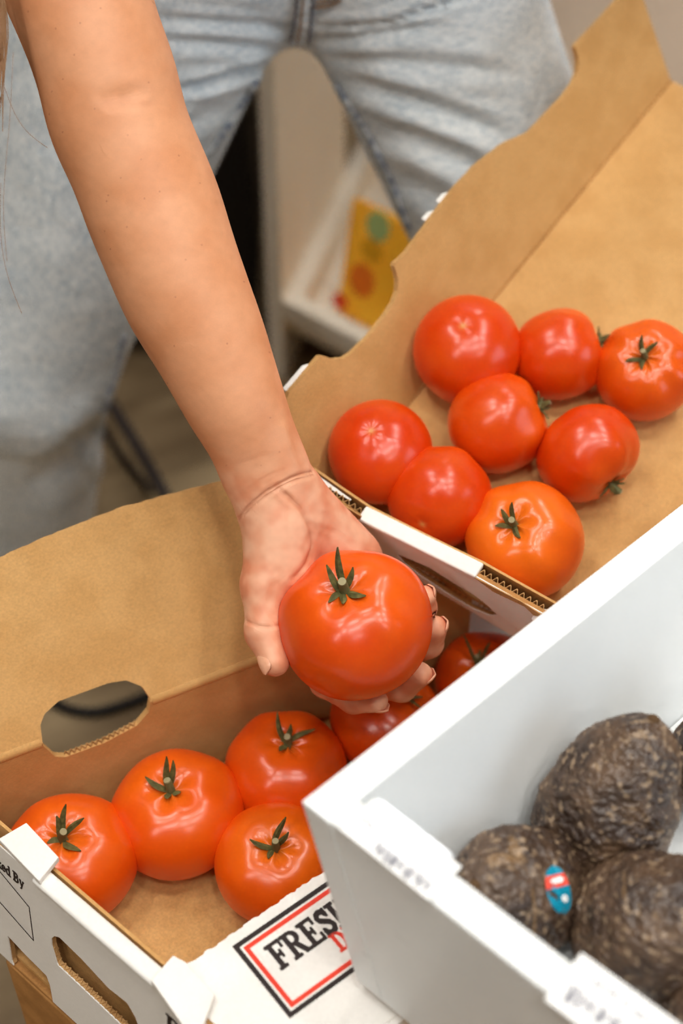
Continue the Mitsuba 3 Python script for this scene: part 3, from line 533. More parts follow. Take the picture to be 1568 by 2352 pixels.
# ------------------------------------------------------------------ tomatoes
RED, ORANGE = np.array(srgb(204, 54, 4)), np.array(srgb(226, 104, 16))
def rot_to(axis, spin):
    z = unit(axis); a = unit(np.cross(z, [0.3, 0.9, 0.2])); b = np.cross(z, a); c, s = math.cos(spin), math.sin(spin)
    return np.stack([a * c + b * s, -a * s + b * c, z], 1)
def tomato(key, c, R, axis, flat=0.80, seed=0, orange=0.3, lobe=0.035, k=5, calyx=True, spikes=None, fine=False):
    rng = np.random.default_rng(seed); M = rot_to(axis, rng.uniform(0, 6.28)); nu, nv = (120, 80) if fine else (90, 60)
    ph, th = np.meshgrid(np.arange(nu) / nu * 2 * np.pi, np.linspace(0, np.pi, nv)); p0, p1, p2 = rng.uniform(0, 6.28, 3)
    sh = np.exp(-((th - 0.85) / 0.55) ** 2); sb = np.exp(-((th - 2.6) / 0.5) ** 2)
    wob = lobe * sh * (np.cos(k * ph + p0) + 0.5 * np.cos((k + 2) * ph + p1)) + 0.012 * np.cos(2 * ph + p2) * np.sin(th) + 0.4 * lobe * sb * np.cos(k * ph + p0)
    rr = np.sin(th) ** 0.93 * (1 + wob) * R
    zz = flat * R * np.sign(np.cos(th)) * np.abs(np.cos(th)) ** 0.92 * (1 + 0.6 * wob) + R * (0.04 * np.cos(th))
    dim = 0.15 * R; zz = zz - dim * np.exp(-(th / 0.33) ** 2) * (1 + 0.25 * np.cos(k * ph + p0)) + 0.03 * R * np.exp(-((np.pi - th) / 0.16) ** 2)
    v = np.stack([rr * np.cos(ph), rr * np.sin(ph), zz], -1)
    v[0] = v[0].mean(0); v[-1] = v[-1].mean(0)
    V = v.reshape(-1, 3); F = []
    i, j = np.meshgrid(np.arange(nv - 1), np.arange(nu), indexing='ij'); a = i * nu + j; b = i * nu + (j + 1) % nu; d = a + nu; e = b + nu
    F = np.vstack([np.stack([a, d, b], -1).reshape(-1, 3), np.stack([b, d, e], -1).reshape(-1, 3)])
    n1 = meshkit.fbm(V / R * 1.6 + seed, 3, seed); n2 = meshkit.fbm(V / R * 9 + seed, 2, seed)
    t = np.clip(orange * 1.0 + 0.55 * np.exp(-(th.reshape(-1) / 0.75) ** 2) * (0.4 + orange) + 0.5 * (n1 - 0.5) + 0.12 * (n2 - .5), 0, 1)[:, None]
    col = RED * (1 - t) + ORANGE * t
    sc = np.exp(-((np.pi - th.reshape(-1)) / 0.045) ** 2)[:, None]; col = col * (1 - sc) + np.array(srgb(214, 150, 84)) * sc
    st = np.exp(-(th.reshape(-1) / 0.13) ** 2)[:, None]; col = col * (1 - .5 * st) + np.array(srgb(120, 96, 30)) * .5 * st
    W = c + V @ M.T
    part(key + '__flesh', trimesh.Trimesh(W, F, process=False), 'mat_tomato', smooth=True, color=col)
    if not calyx: return
    ul = M.T @ UPV; az0 = math.atan2(ul[1], ul[0])                    # spikes are given from the upward direction in view
    o = np.array([0, 0, flat * R + 0.04 * R - dim + 0.0005])
    L = [rng.uniform(.6, 1.0) for _ in range(5)] if spikes is None else spikes
    for q in range(len(L)):
        if spikes is None: az, lift = q * 2 * np.pi / 5 + rng.uniform(-.45, .45), (rng.uniform(1.0, 1.9) if q in (0, 2) else rng.uniform(0.05, 0.7)); ln = R * (0.30 + 0.28 * L[q] * (q in (0, 2, 3)))
        else: az, ln, lift = az0 + L[q][0], L[q][1], L[q][2]
        t = np.linspace(0, 1, 9); d = np.array([math.cos(az), math.sin(az), 0]); sd = np.array([-d[1], d[0], 0])
        r_ = ln * (t * (1 - 0.35 * lift) + 0.0); h_ = ln * (lift * t ** 1.4 * 0.9 + 0.10 * np.sin(t * 3.0)) + 0.25 * dim * t
        cen = o + r_[:, None] * d + h_[:, None] * np.array([0, 0, 1]) + (0.10 * ln * np.sin(t * 3 + q))[:, None] * sd
        wdt = R * 0.046 * np.sin(np.pi * np.clip(t * 0.82 + 0.16, 0, 1)) ** 0.8 + 0.0002
        nrm = np.gradient(cen, axis=0); nrm = np.cross(sd, nrm); nrm /= np.linalg.norm(nrm, axis=1, keepdims=True) + 1e-9
        rowsv = [cen - sd * wdt[:, None] + nrm * wdt[:, None] * .45, cen - nrm * 0.0005, cen + sd * wdt[:, None] + nrm * wdt[:, None] * .45, cen + nrm * 0.0004]
        VV = np.stack(rowsv, 1).reshape(-1, 3); FF = []
        for a in range(8):
            for b in range(4): FF += [[a * 4 + b, a * 4 + (b + 1) % 4, a * 4 + 4 + (b + 1) % 4], [a * 4 + b, a * 4 + 4 + (b + 1) % 4, a * 4 + 4 + b]]
        part(key + '__sepal', trimesh.Trimesh(c + VV @ M.T, FF, process=False), 'mat_sepal', smooth=40)
    bend = np.array([rng.uniform(-.4, .4), rng.uniform(-.4, .4), 0]) * R * 0.1
    sp = np.array([o - [0, 0, 0.002], o + [0, 0, R * 0.12], o + bend + [0, 0, R * 0.26]]); sw = c + spline(sp, 7) @ M.T
    part(key + '__stem', tube(sw, np.linspace(R * 0.075, R * 0.058, 7), 10), 'mat_stem', smooth=50)
    tdir = unit(sw[-1] - sw[-2]); dk = trimesh.creation.cylinder(R * 0.052, 0.0006, sections=12); dk.apply_transform(trimesh.geometry.align_vectors([0, 0, 1], tdir)); dk.apply_translation(sw[-1] + tdir * 0.0003)
    part(key + '__stem_cut', dk, 'mat_stem_cut')
def cam_axis(dx, dy, front=True):
    """direction whose image runs dx, dy (fractions of the radius, y down), towards the camera if front"""
    z = math.sqrt(max(0.0, 1 - dx * dx - dy * dy)); return unit(RGT * dx - UPV * dy + (-FWD if front else FWD) * z)
# the held tomato
HT = P(817, 1434, 0.880); HR = 176 / FOC * 0.880
tomato('tomato', HT, HR, cam_axis(-0.19, -0.62), flat=0.84, seed=5, orange=0.22, lobe=0.030, k=5, spikes=[(-.05, .020, 1.6), (1.0, .017, .9), (-.6, .014, 1.0), (-1.9, .015, .1), (2.4, .013, .1), (3.1, .011, .1)], fine=True)
tag('tomato', 'large ripe red tomato with a green stem held in the open hand', 'tomato')
LSP = {11: [(-.35, .020, 1.2), (-1.1, .021, .8), (.5, .013, 1.2), (2.0, .010, .1), (-2.3, .016, .1)], 12: [(1.2, .019, .3), (.15, .018, 1.5), (-.2, .017, 1.3), (3.0, .008, .2), (-2.0, .008, .2)],
       13: [(.55, .020, 1.0), (-1.2, .021, .4), (-.1, .010, 1.5), (2.5, .010, .2)], 14: [(1.35, .018, .3), (-.4, .020, 1.2), (-1.0, .014, 1.2), (2.6, .009, .1)],
       28: [(-.3, .014, 1.2), (.9, .012, .9), (1.9, .012, .2), (-2.6, .012, .1)], 23: [(.1, .015, 1.0), (-.8, .014, .6), (2.0, .014, .2), (3.0, .010, .1)]}
LT = [((160, 1974), 155, (0.0, -0.60), 11, .32, 'tomato with spiky green stem under the white rim, leftmost in the lower carton'),
      ((407, 1869), 153, (-0.08, -0.64), 12, .30, 'tomato against the kraft rear wall, second from left in the lower carton'),
      ((656, 1767), 141, (0.10, -0.72), 13, .22, 'tomato with upright stem just below the hand in the lower carton'),
      ((632, 1984), 141, (0.06, -0.52), 14, .42, 'orange-red tomato half covered by the printed white panel of the lower carton'),
      ((890, 1655), 136, (0.55, -0.70), 15, .20, 'tomato under the fingertips, partly behind the avocado bin rim'),
      ((1112, 1562), 115, (-0.28, -0.50), 16, .12, 'shaded tomato in the far dark corner of the lower carton')]
for i, ((x, y), r, ax, sd, og, lab) in enumerate(LT):
    rr = ray(x, y); d = (ZB - CAM[2]) / (rr[2] - 0.80 * r / FOC); k = f'tomato_{i + 1:03d}'
    tomato(k, CAM + d * rr, d * r / FOC, unit(cam_axis(*ax) * 0.75 + Z * 0.25), flat=0.76, seed=sd, orange=og, k=5 + sd % 2, lobe=0.020, spikes=LSP.get(sd)); tag(k, lab, 'tomato')
UT = [((1068, 802), 125, (0.16, 0.40), False, 21, .10, .84, 'large tomato with a pale blossom scar, against the torn side wall at the back left'),
      ((1282, 815), 104, (0.93, -0.33), True, 22, .10, .98, 'small round tomato between two others at the back of the tilted carton'),
      ((1482, 851), 116, (-0.22, -0.25), True, 23, .30, .86, 'tomato with its stem facing the viewer, cut by the right edge of the photo'),
      ((1143, 974), 114, (0.90, -0.38), True, 24, .22, .96, 'oval tomato with dried stem on its right side in the middle of the tilted carton'),
      ((1349, 1041), 120, (0.55, 0.78), True, 25, .12, .82, 'tomato lying lying on its side, stem pointing down right'),
      ((867, 1037), 121, (0.22, 0.42), False, 26, .10, .86, 'tomato in the near left corner of the tilted carton beside the wrist'),
      ((1008, 1140), 119, (0.40, -0.60), False, 27, .12, .88, 'stemless smooth tomato behind the white slotted end wall'),
      ((1205, 1241), 136, (-0.35, -0.37), True, 28, .62, .84, 'orange tomato with green stem at the near right of the tilted carton')]
for i, ((x, y), r, ax, cal, sd, og, fl, lab) in enumerate(UT):
    rr = ray(x, y); hh = 0.9; d = np.dot(up0 - CAM, un) / (np.dot(rr, un) - hh * r / FOC); c = CAM + d * rr; R = d * r / FOC; k = f'tomato_{i + 7:03d}'
    dist = -((c - K) @ wn); 
    if dist < 0.93 * R: c = c - wn * (0.93 * R - dist) * 0.6
    a = cam_axis(*ax) if cal else -cam_axis(-ax[0], -ax[1])
    tomato(k, c, R, a, flat=fl, seed=sd, orange=og, k=5 + sd % 3, lobe=0.03 if cal else 0.022, calyx=cal, spikes=LSP.get(sd, [(0.4, R * .34, .3), (1.6, R * .26, 1.1), (2.9, R * .36, .2), (4.2, R * .24, .9), (5.3, R * .30, .4)])); tag(k, lab, 'tomato')

# ------------------------------------------------------------------ avocados
def drape(W, px, lift):
    """points of the surface W that the pixels fall on, lifted along the view by lift"""
    q = W - CAM; dd = q @ FWD; uv = np.stack([784 + FOC * (q @ RGT) / dd, 1176 - FOC * (q @ UPV) / dd], 1)
    tr = cKDTree(uv); out = []
    for x, y in px:
        _, id_ = tr.query((x, y), k=24); near = dd[id_].min(); s_ = [i for i in id_ if dd[i] < near + 0.008][:6]
        wv = 1 / (np.linalg.norm(uv[s_] - (x, y), axis=1) + 0.5); out.append(P(x, y, float((dd[s_] * wv).sum() / wv.sum()) - lift))
    return np.array(out)
def avocado(key, c, Rr, Ln, axis, seed, label):
    rng = np.random.default_rng(seed); M = rot_to(axis, rng.uniform(0, 6.28)); nu, nv = 130, 110
    ph, th = np.meshgrid(np.arange(nu) / nu * 2 * np.pi, np.linspace(0, np.pi, nv))
    taper = 1 - 0.16 * np.cos(th) - 0.06 * np.cos(th) ** 2
    v = np.stack([Rr * np.sin(th) * taper * np.cos(ph), Rr * np.sin(th) * taper * np.sin(ph), Ln * np.cos(th)], -1); V = v.reshape(-1, 3)
    d = V / np.linalg.norm(V, axis=1, keepdims=True)
    V = V + d * ((meshkit.fbm(d * 9 + seed, 4, seed) - .5) * 0.0034 + (meshkit.fbm(d * 2.3 + seed, 2, seed) - .5) * 0.006)[:, None]
    V = V.reshape(nv, nu, 3); V[0] = V[0].mean(0); V[-1] = V[-1].mean(0); V = V.reshape(-1, 3)
    i, j = np.meshgrid(np.arange(nv - 1), np.arange(nu), indexing='ij'); a = i * nu + j; b = i * nu + (j + 1) % nu; e = a + nu; g = b + nu
    F = np.vstack([np.stack([a, e, b], -1).reshape(-1, 3), np.stack([b, e, g], -1).reshape(-1, 3)])
    W = c + V @ M.T
    part(key + '__skin', trimesh.Trimesh(W, F, process=False), 'mat_avocado', smooth=True)
    top = c + M @ np.array([0, 0, Ln * 0.985]); s = trimesh.creation.icosphere(2, 0.0035); s.apply_translation(top); part(key + '__stem_end', s, 'mat_stem_end', smooth=True)
    tag(key, label, 'avocado'); return W
AV = [((1402, 1842), 0.790, 0.0365, 0.0545, (0.34, -0.86), 'largest avocado leaning up against the white bin wall'),
      ((1180, 2045), 0.778, 0.0340, 0.0440, (-0.55, -0.25), 'dark avocado with a teal and red sticker, nearest the price tag corner'),
      ((1500, 2130), 0.770, 0.0390, 0.0480, (0.45, -0.25), 'brown avocado with lighter rough skin, right of the stickered one'),
      ((1700, 1730), 0.815, 0.0345, 0.0460, (0.3, -0.7), 'avocado cut by the right edge of the photo, beside the largest one'),
      ((1700, 2395), 0.760, 0.0340, 0.0450, (0.5, 0.3), 'avocado at the bottom right corner of the photo'),
      ((1760, 2060), 0.790, 0.0345, 0.0460, (0.3, -0.2), 'avocado just beyond the right edge of the photo')]
AV = AV[:5]
for i, ((x, y), d, Rr, Ln, ax, lab) in enumerate(AV):
    k = 'avocado' + (f'_{i:03d}' if i else ''); a_ = cam_axis(*ax)
    low = lambda s_: P(x, y, d * s_)[2] - s_ * math.sqrt((Rr * 1.0) ** 2 * (1 - a_[2] ** 2) + (Ln * a_[2]) ** 2)
    s_ = next((q for q in np.linspace(1.03, 0.8, 116) if low(q) > ZF + 0.001), 0.8); W = avocado(k, P(x, y, d * s_), Rr * s_, Ln * s_, a_, 40 + i, lab)
    print(k, 'lowest', W[:, 2].min(), 'floor', ZF)
    if i == 1: stick_mesh = W
def sticker(key, W, cx, cy, ax, ay, ang, y0, y1, m, lift=0.0008):
    n = 14; us, vs = np.meshgrid(np.linspace(-1, 1, n), np.linspace(y0, y1, n)); x = us * np.sqrt(np.clip(1 - vs ** 2, 0, 1)) * ax; y = vs * ay
    c, s = math.cos(ang), math.sin(ang); px = np.stack([cx + x * c - y * s, cy + x * s + y * c], -1).reshape(-1, 2)
    V = drape(W, px, lift); q = [(i * n + j, i * n + j + 1, i * n + n + j + 1, i * n + n + j) for i in range(n - 1) for j in range(n - 1)]
    V2 = np.vstack([V, V + FWD * 0.0004]); m_ = n * n
    q = np.array(q); F = np.vstack([q[:, [0, 2, 1]], q[:, [0, 3, 2]], q[:, [0, 1, 2]] + m_, q[:, [0, 2, 3]] + m_])
    return part(key, trimesh.Trimesh(V2, F, process=False), m, smooth=True)
k = sticker('avocado_001__sticker', stick_mesh, 1282, 2044, 27, 58, -0.24, -1, 1, 'mat_teal'); tag(k, 'oval teal and red fruit sticker')
sticker('avocado_001__sticker__band', stick_mesh, 1282, 2044, 27, 58, -0.24, -0.62, -0.10, 'mat_sticker_red', 0.0012)
sticker('avocado_001__sticker__lettering', stick_mesh, 1279, 2022, 15, 8, -0.24, -0.8, 0.8, 'mat_paper', 0.0016)
sticker('avocado_001__sticker__emblem', stick_mesh, 1297, 2064, 7, 9, -0.2, -1, 1, 'mat_paper', 0.0016)

# ------------------------------------------------------------------ the person: arm and hand
def cc(px, py, d): return np.array([(px - 784) / FOC * d, (1176 - py) / FOC * d, d])            # camera-aligned metres (right, up, forward)
def w2c(p): q = np.asarray(p, float) - CAM; return np.array([q @ RGT, q @ UPV, q @ FWD])
pairs = [((10, 10), (338, -80)), ((50, 100), (358, 12)), ((93, 225), (402, 145)), ((118, 320), (423, 230)), ((160, 415), (457, 322)), ((200, 520), (500, 425)), ((245, 630), (531, 524)), ((295, 740), (566, 628)),
         ((350, 830), (600, 725)), ((400, 915), (627, 815)), ((450, 1000), (650, 895)), ((480, 1045), (672, 962)), ((503, 1095), (694, 1018)), ((538, 1160), (714, 1066))]
ax_ = []
for i, (l, r) in enumerate(pairs):
    u = i / (len(pairs) - 1); d = 0.862 + (0.893 - 0.862) * u; c = (np.array(l) + r) / 2; a = np.hypot(*(np.array(r) - l)) / 2 / FOC * d
    b = np.interp(u, [0, 0.25, 0.5, 0.75, 0.9, 1.0], [0.041, 0.0385, 0.039, 0.031, 0.0225, 0.0185]); ax_.append(np.r_[cc(*c, d), a, b])
sh = w2c((-0.215, 0.90, 1.05)); e_ = ax_[0]
arm = [np.r_[sh, 0.052, 0.052], np.r_[sh * 0.5 + e_[:3] * 0.5, 0.045, 0.046]] + ax_ + [np.r_[cc(650, 1140, 0.898), 0.0235, 0.0165]]
AX = spline(np.array(arm), 500); tAX = np.gradient(AX[:, :3], axis=0); tAX /= np.linalg.norm(tAX, axis=1, keepdims=True)
lat_ = np.cross(tAX, [0, 0, 1.0]); lat_ /= np.linalg.norm(lat_, axis=1, keepdims=True); dep_ = np.cross(lat_, tAX); kAX = cKDTree(AX[:, :3])
def arm_sdf(p):
    _, i = kAX.query(p); q = p - AX[i, :3]; u = (q * lat_[i]).sum(1); w = (q * dep_[i]).sum(1); t = (q * tAX[i]).sum(1); a, b = AX[i, 3], AX[i, 4]
    over = np.where((i == 0) | (i == len(AX) - 1), np.abs(t), 0)
    k = np.sqrt((u / a) ** 2 + (w / b) ** 2 + (over / np.minimum(a, b)) ** 2); return (k - 1) * np.minimum(a, b)
MCP = {'index': (695, 1440, .940), 'middle': (775, 1430, .944), 'ring': (838, 1385, .944), 'pinky': (866, 1336, .938)}
FING = {'index': ([(695, 1440, .940), (748, 1566, .934), (812, 1606, .912), (864, 1610, .899)], [.0118, .0100, .0088, .0072]),
        'middle': ([(775, 1430, .944), (850, 1566, .944), (922, 1578, .922), (964, 1549, .907)], [.0118, .0102, .0092, .0077]),
        'ring': ([(838, 1385, .944), (932, 1500, .946), (984, 1478, .925), (999, 1442, .908)], [.0112, .0098, .0090, .0076]),
        'pinky': ([(866, 1336, .938), (950, 1415, .938), (974, 1396, .920), (976, 1369, .905)], [.0102, .0088, .0078, .0067]),
        'thumb': ([(640, 1200, .895), (606, 1345, .888), (606, 1452, .880), (631, 1520, .873)], [.0172, .0135, .0108, .0088])}
SCALE_T = 1.0
CARP = [(614, 1172, .897), (632, 1158, .898), (650, 1142, .898), (665, 1126, .897)]
fing_c = {k: ([cc(*q) for q in v[0]], v[1]) for k, v in FING.items()}
ht_c = w2c(HT)
for k, (pts, rad) in fing_c.items():                                                            # keep every joint outside the tomato
    for i in range(1, 4):
        q = pts[i] - ht_c; n_ = np.linalg.norm(q); need = HR * (0.93 if k != 'thumb' else 0.97) + rad[i] * 0.92
        if n_ < need and k != 'thumb': pts[i] = ht_c + q / n_ * need
def hand_sdf(p):
    palm = None
    for c_, m in zip(CARP, ('index', 'middle', 'ring', 'pinky')):
        a, b = cc(*c_), fing_c[m][0][0]; d = capsule(p, a, b, 0.0150, fing_c[m][1][0] + 0.0012); palm = d if palm is None else smin(palm, d, 0.010)
    palm = smin(palm, capsule(p, cc(706, 1172, .905), cc(815, 1276, .924), 0.0170, 0.0160), 0.010)          # hypothenar
    palm = smin(palm, capsule(p, cc(645, 1222, .896), cc(652, 1300, .897), 0.0200, 0.0190), 0.010)          # thenar
    tp, tr = fing_c['thumb']; palm = smin(palm, capsule(p, tp[0], tp[1], tr[0], tr[1]), 0.012)
    th = np.minimum(capsule(p, tp[1], tp[2], tr[1] * 0.98, tr[2]), capsule(p, tp[2], tp[3], tr[2] * 1.0, tr[3]))
    th = smin(th, np.linalg.norm(p - tp[2], axis=1) - tr[2] * 1.06, 0.004)
    out = smin(palm, th, 0.006)
    for m in ('index', 'middle', 'ring', 'pinky'):
        q, r = fing_c[m]; d = capsule(p, q[0], q[1], r[0], r[1])
        for i in (1, 2): d = smin(d, capsule(p, q[i], q[i + 1], r[i], r[i + 1]), 0.003)
        out = np.minimum(out, d) if False else smin(out, d, 0.0035)
    return out
def body_sdf(p):
    d = arm_sdf(p); m = (p[:, 1] < 0.11) & (p[:, 0] > -0.12); 
    if m.any(): d[m] = smin(d[m], hand_sdf(p[m]), 0.009)
    # two tendons and the wrist bone
    for a, b in (((628, 985, .8725), (652, 1085, .8790)), ((650, 985, .8735), (672, 1075, .8800))):
        d = smin(d, capsule(p, cc(*a), cc(*b), 0.0012, 0.0016), 0.006)
    return d
lo_ = np.minimum(AX[:, :3].min(0) - 0.06, [-0.3, -0.14, 0.7]); hi_ = np.array([0.10, AX[:, 1].max() + 0.07, 0.99])
HS = 0.0016
bv, bf = sdf_mesh(body_sdf, lo_, hi_, HS)
body = trimesh.Trimesh(bv, bf, process=False)
if body.volume < 0: body.invert()
trimesh.smoothing.filter_taubin(body, lamb=0.5, nu=0.53, iterations=12)
bv = np.array(body.vertices); bn = np.array(body.vertex_normals)
# creases of wrist, palm and thumb pressed into the visible side
uvb = np.stack([784 + FOC * bv[:, 0] / bv[:, 2], 1176 - FOC * bv[:, 1] / bv[:, 2]], 1); facing = bn[:, 2] < -0.05
CRE = [([(552, 1188), (575, 1158), (610, 1128), (655, 1105), (690, 1088), (714, 1082)], 4.0, .0009), ([(566, 1178), (600, 1150), (645, 1117), (680, 1103), (716, 1094)], 3.5, .0008), ([(515, 1085), (560, 1062), (610, 1046)], 5, .0003),
       ([(640, 1125), (690, 1165), (712, 1210), (718, 1262), (700, 1300), (672, 1330)], 5.5, .0013), ([(690, 1165), (722, 1130), (735, 1120)], 5, .0004), ([(712, 1205), (770, 1225), (830, 1262)], 5, .0005), ([(630, 1340), (612, 1400), (640, 1432)], 5, .0007),
       ([(566, 1425), (600, 1440), (645, 1436)], 4, .0008), ([(590, 1446), (620, 1452)], 3, .0004), ([(660, 1160), (668, 1200), (690, 1240)], 4, .0004), ([(240, 228), (285, 215), (330, 212)], 12, .0007), ([(250, 250), (300, 248), (380, 238)], 6, .0005), ([(745, 1185), (770, 1250), (765, 1290)], 6, .0005)]
disp = np.zeros(len(bv)); CRE = [(a, b * 1.15, c * 0.55) for a, b, c in CRE]
for pl, w, amp in CRE:
    g = LineString(pl); pts = np.array([g.interpolate(i / 60, True).coords[0] for i in range(61)]); dd, _ = cKDTree(pts).query(uvb, distance_upper_bound=4 * w); dd = np.where(np.isfinite(dd), dd, 99)
    disp -= amp * (np.exp(-(dd / w) ** 2) - 0.35 * np.exp(-((dd - 2.2 * w) / w) ** 2)) * (dd < 4 * w)
dimple = np.exp(-(((uvb - (285, 222)) / (45, 28)) ** 2).sum(1)); disp -= 0.0012 * dimple
bv = bv + bn * (disp * facing)[:, None]
def c2w(q): q = np.asarray(q); return CAM + q[..., :1] * RGT + q[..., 1:2] * UPV + q[..., 2:] * FWD
W = c2w(bv); bm = trimesh.Trimesh(W, bf, process=False)
if bm.volume < 0: bm.invert()
SEG = []
CRL = [([(550, 1192), (566, 1168), (585, 1150), (612, 1128), (640, 1112), (668, 1097), (692, 1089), (716, 1084)], 0.0011, 1.0), ([(560, 1184), (582, 1160), (612, 1138), (645, 1117), (680, 1102), (718, 1091)], 0.0010, 0.8),
       ([(655, 1135), (688, 1168), (708, 1205), (716, 1250), (704, 1290), (680, 1322)], 0.0015, 0.8), ([(567, 1428), (590, 1438), (615, 1440), (640, 1437)], 0.0010, 0.7), ([(570, 1120), (610, 1094), (650, 1078)], 0.0012, 0.25),
       ([(250, 236), (290, 230), (340, 240)], 0.0025, 0.3)]
for pl, w, amp in CRL:
    q = drape(W, pl, 0.0)
    for a, b in zip(q, q[1:]): SEG.append((a, b, w, amp))
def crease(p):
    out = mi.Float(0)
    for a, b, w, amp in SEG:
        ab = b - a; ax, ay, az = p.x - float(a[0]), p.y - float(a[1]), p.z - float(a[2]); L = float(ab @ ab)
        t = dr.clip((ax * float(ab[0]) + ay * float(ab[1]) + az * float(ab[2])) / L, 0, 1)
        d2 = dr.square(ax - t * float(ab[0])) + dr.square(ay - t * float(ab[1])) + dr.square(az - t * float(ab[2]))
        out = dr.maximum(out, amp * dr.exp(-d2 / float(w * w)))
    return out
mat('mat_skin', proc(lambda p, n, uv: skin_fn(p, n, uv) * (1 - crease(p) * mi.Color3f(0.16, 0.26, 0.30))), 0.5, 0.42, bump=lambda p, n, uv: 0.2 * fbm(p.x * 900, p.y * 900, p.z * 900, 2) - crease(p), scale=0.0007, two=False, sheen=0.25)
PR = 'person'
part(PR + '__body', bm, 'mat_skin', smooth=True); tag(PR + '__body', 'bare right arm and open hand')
tag(PR, 'person in light blue jeans leaning over and holding a tomato in one hand', 'person')
def nail(key, c, fwd, nrm, L, Wd):
    """a curved finger nail: long side along fwd, facing nrm"""
    fwd = unit(fwd); nrm = unit(nrm - fwd * (nrm @ fwd)); sd = np.cross(fwd, nrm); V, F, n = [], [], 9
    for i in range(n):
        for j in range(n):
            u, v = -1 + 2 * i / (n - 1), -1 + 2 * j / (n - 1); w = math.sqrt(max(0.0, 1 - abs(u) ** 4)) * 0.98 + 0.02
            V.append(c + fwd * u * L / 2 + sd * v * w * Wd / 2 + nrm * (-0.30 * Wd * (v * w) ** 2 - 0.10 * L * u * u + 0.0006))
    m = n * n; V = np.array(V); V = np.vstack([V, V - nrm * 0.0009])
    for i in range(n - 1):
        for j in range(n - 1):
            a, b, c_, d = i * n + j, i * n + j + 1, i * n + n + j + 1, i * n + n + j; F += [[a, b, c_], [a, c_, d], [a + m, c_ + m, b + m], [a + m, d + m, c_ + m]]
    rim = [i * n for i in range(n)] + [(n - 1) * n + j for j in range(1, n)] + [i * n + n - 1 for i in range(n - 2, -1, -1)] + [j for j in range(n - 2, 0, -1)]
    for a, b in zip(rim, rim[1:] + rim[:1]): F += [[a, b, b + m], [a, b + m, a + m]]
    k = part(key, trimesh.Trimesh(c2w(V), F, process=False), 'mat_nail', smooth=True)
for m in ('thumb', 'index', 'middle', 'ring', 'pinky'):
    q, r = fing_c[m]; f_ = unit(q[3] - q[2]); away = unit((q[3] - ht_c)); rt = r[3]
    nr = unit(away - f_ * (away @ f_))
    if m == 'thumb': nr = unit(np.array([-0.92, 0.0, -0.38]) - f_ * (np.array([-0.92, 0.0, -0.38]) @ f_))
    nail(PR + '__body__fingernail', q[3] + f_ * rt * (0.12 if m != 'thumb' else -0.05) + nr * (rt * (1.0 if m != 'thumb' else 1.08)), f_, nr, rt * (1.75 if m != 'thumb' else 1.6), rt * 1.4)

# ------------------------------------------------------------------ the person: jeans, shirt, shoes, hair
hL, kL, aL = np.array([-0.141, 1.135, 0.735]), np.array([-0.289, 1.055, 0.37]), np.array([-0.345, 1.15, 0.09])
hR, kR, aR = np.array([0.040, 1.145, 0.735]), np.array([0.206, 1.062, 0.37]), np.array([0.285, 1.15, 0.09])
def jeans_sdf(p):
    q = p.copy(); d = None
    for h_, k_, a_, r_ in ((hL, kL, aL, 0.118), (hR, kR, aR, 0.097)):
        e = smin(capsule(p, h_, k_, r_, 0.081), capsule(p, k_, a_, 0.078, 0.074), 0.02); d = e if d is None else smin(d, e, 0.05)
    c = np.array([-0.033, 1.155, 0.84]); pel = (np.sqrt((((p - c) / [0.200, 0.115, 0.165]) ** 2).sum(1)) - 1) * 0.115
    d = smin(d, pel, 0.04)
    d = np.maximum(d, p[:, 2] - 0.955); 
    return np.maximum(d, 0.055 - p[:, 2])
jv, jf = sdf_mesh(jeans_sdf, (-0.48, 0.93, 0.03), (0.44, 1.32, 0.99), 0.0036)
jm = trimesh.Trimesh(jv, jf, process=False)
if jm.volume < 0: jm.invert()
trimesh.smoothing.filter_taubin(jm, iterations=10)
jv = np.array(jm.vertices); jn = np.array(jm.vertex_normals); jd = (jv - CAM) @ FWD
juv = np.stack([784 + FOC * ((jv - CAM) @ RGT) / jd, 1176 - FOC * ((jv - CAM) @ UPV) / jd], 1); jfc = (jn @ FWD) < 0.1
FOLD = [([(722, 60), (830, 58), (900, 48), (1010, 15), (1100, -20)], 7, .0052), ([(715, 92), (800, 88), (920, 72), (1010, 62)], 13, .0045), ([(740, 128), (860, 146), (1010, 150), (1180, 170)], 17, .0050), ([(775, 172), (860, 200), (980, 245), (1160, 310)], 18, .0075),
        ([(870, 300), (960, 318), (1060, 365), (1140, 420)], 20, .0065), ([(900, 400), (980, 440), (1060, 500)], 22, .004), ([(340, 45), (480, 52), (600, 60), (665, 72)], 15, .0055), ([(360, 92), (520, 100), (650, 112)], 13, .005), ([(400, 210), (500, 186), (575, 160), (625, 140)], 10, .0075),
        ([(380, 10), (520, 16), (640, 30)], 12, .003), ([(165, 1040), (210, 1010), (260, 960)], 26, .010), ([(60, 1120), (130, 1080), (190, 1050)], 26, .004), ([(420, 300), (470, 265), (520, 240)], 16, .003), ([(20, 330), (50, 700), (70, 1000)], 60, .003)]
dj = np.zeros(len(jv))
for pl, w, amp in FOLD:
    g = LineString(pl); pts = np.array([g.interpolate(i / 80, True).coords[0] for i in range(81)]); dd, ii = cKDTree(pts).query(juv); fade = np.clip(np.minimum(ii, 80 - ii) / 16, 0, 1) * 0.8 + 0.2
    dj -= amp * fade * (np.exp(-(dd / w) ** 2) - 0.45 * np.exp(-((dd - 2.3 * w) / (1.1 * w)) ** 2))
dj += 0.0025 * (meshkit.fbm(jv * [26, 26, 40], 3, 2) - .5)
jv = jv + jn * (dj * jfc)[:, None]
part(PR + '__jeans', trimesh.Trimesh(jv, jm.faces, process=False), 'mat_denim', smooth=True); tag(PR + '__jeans', 'light blue washed denim jeans')
front = jv[jfc]
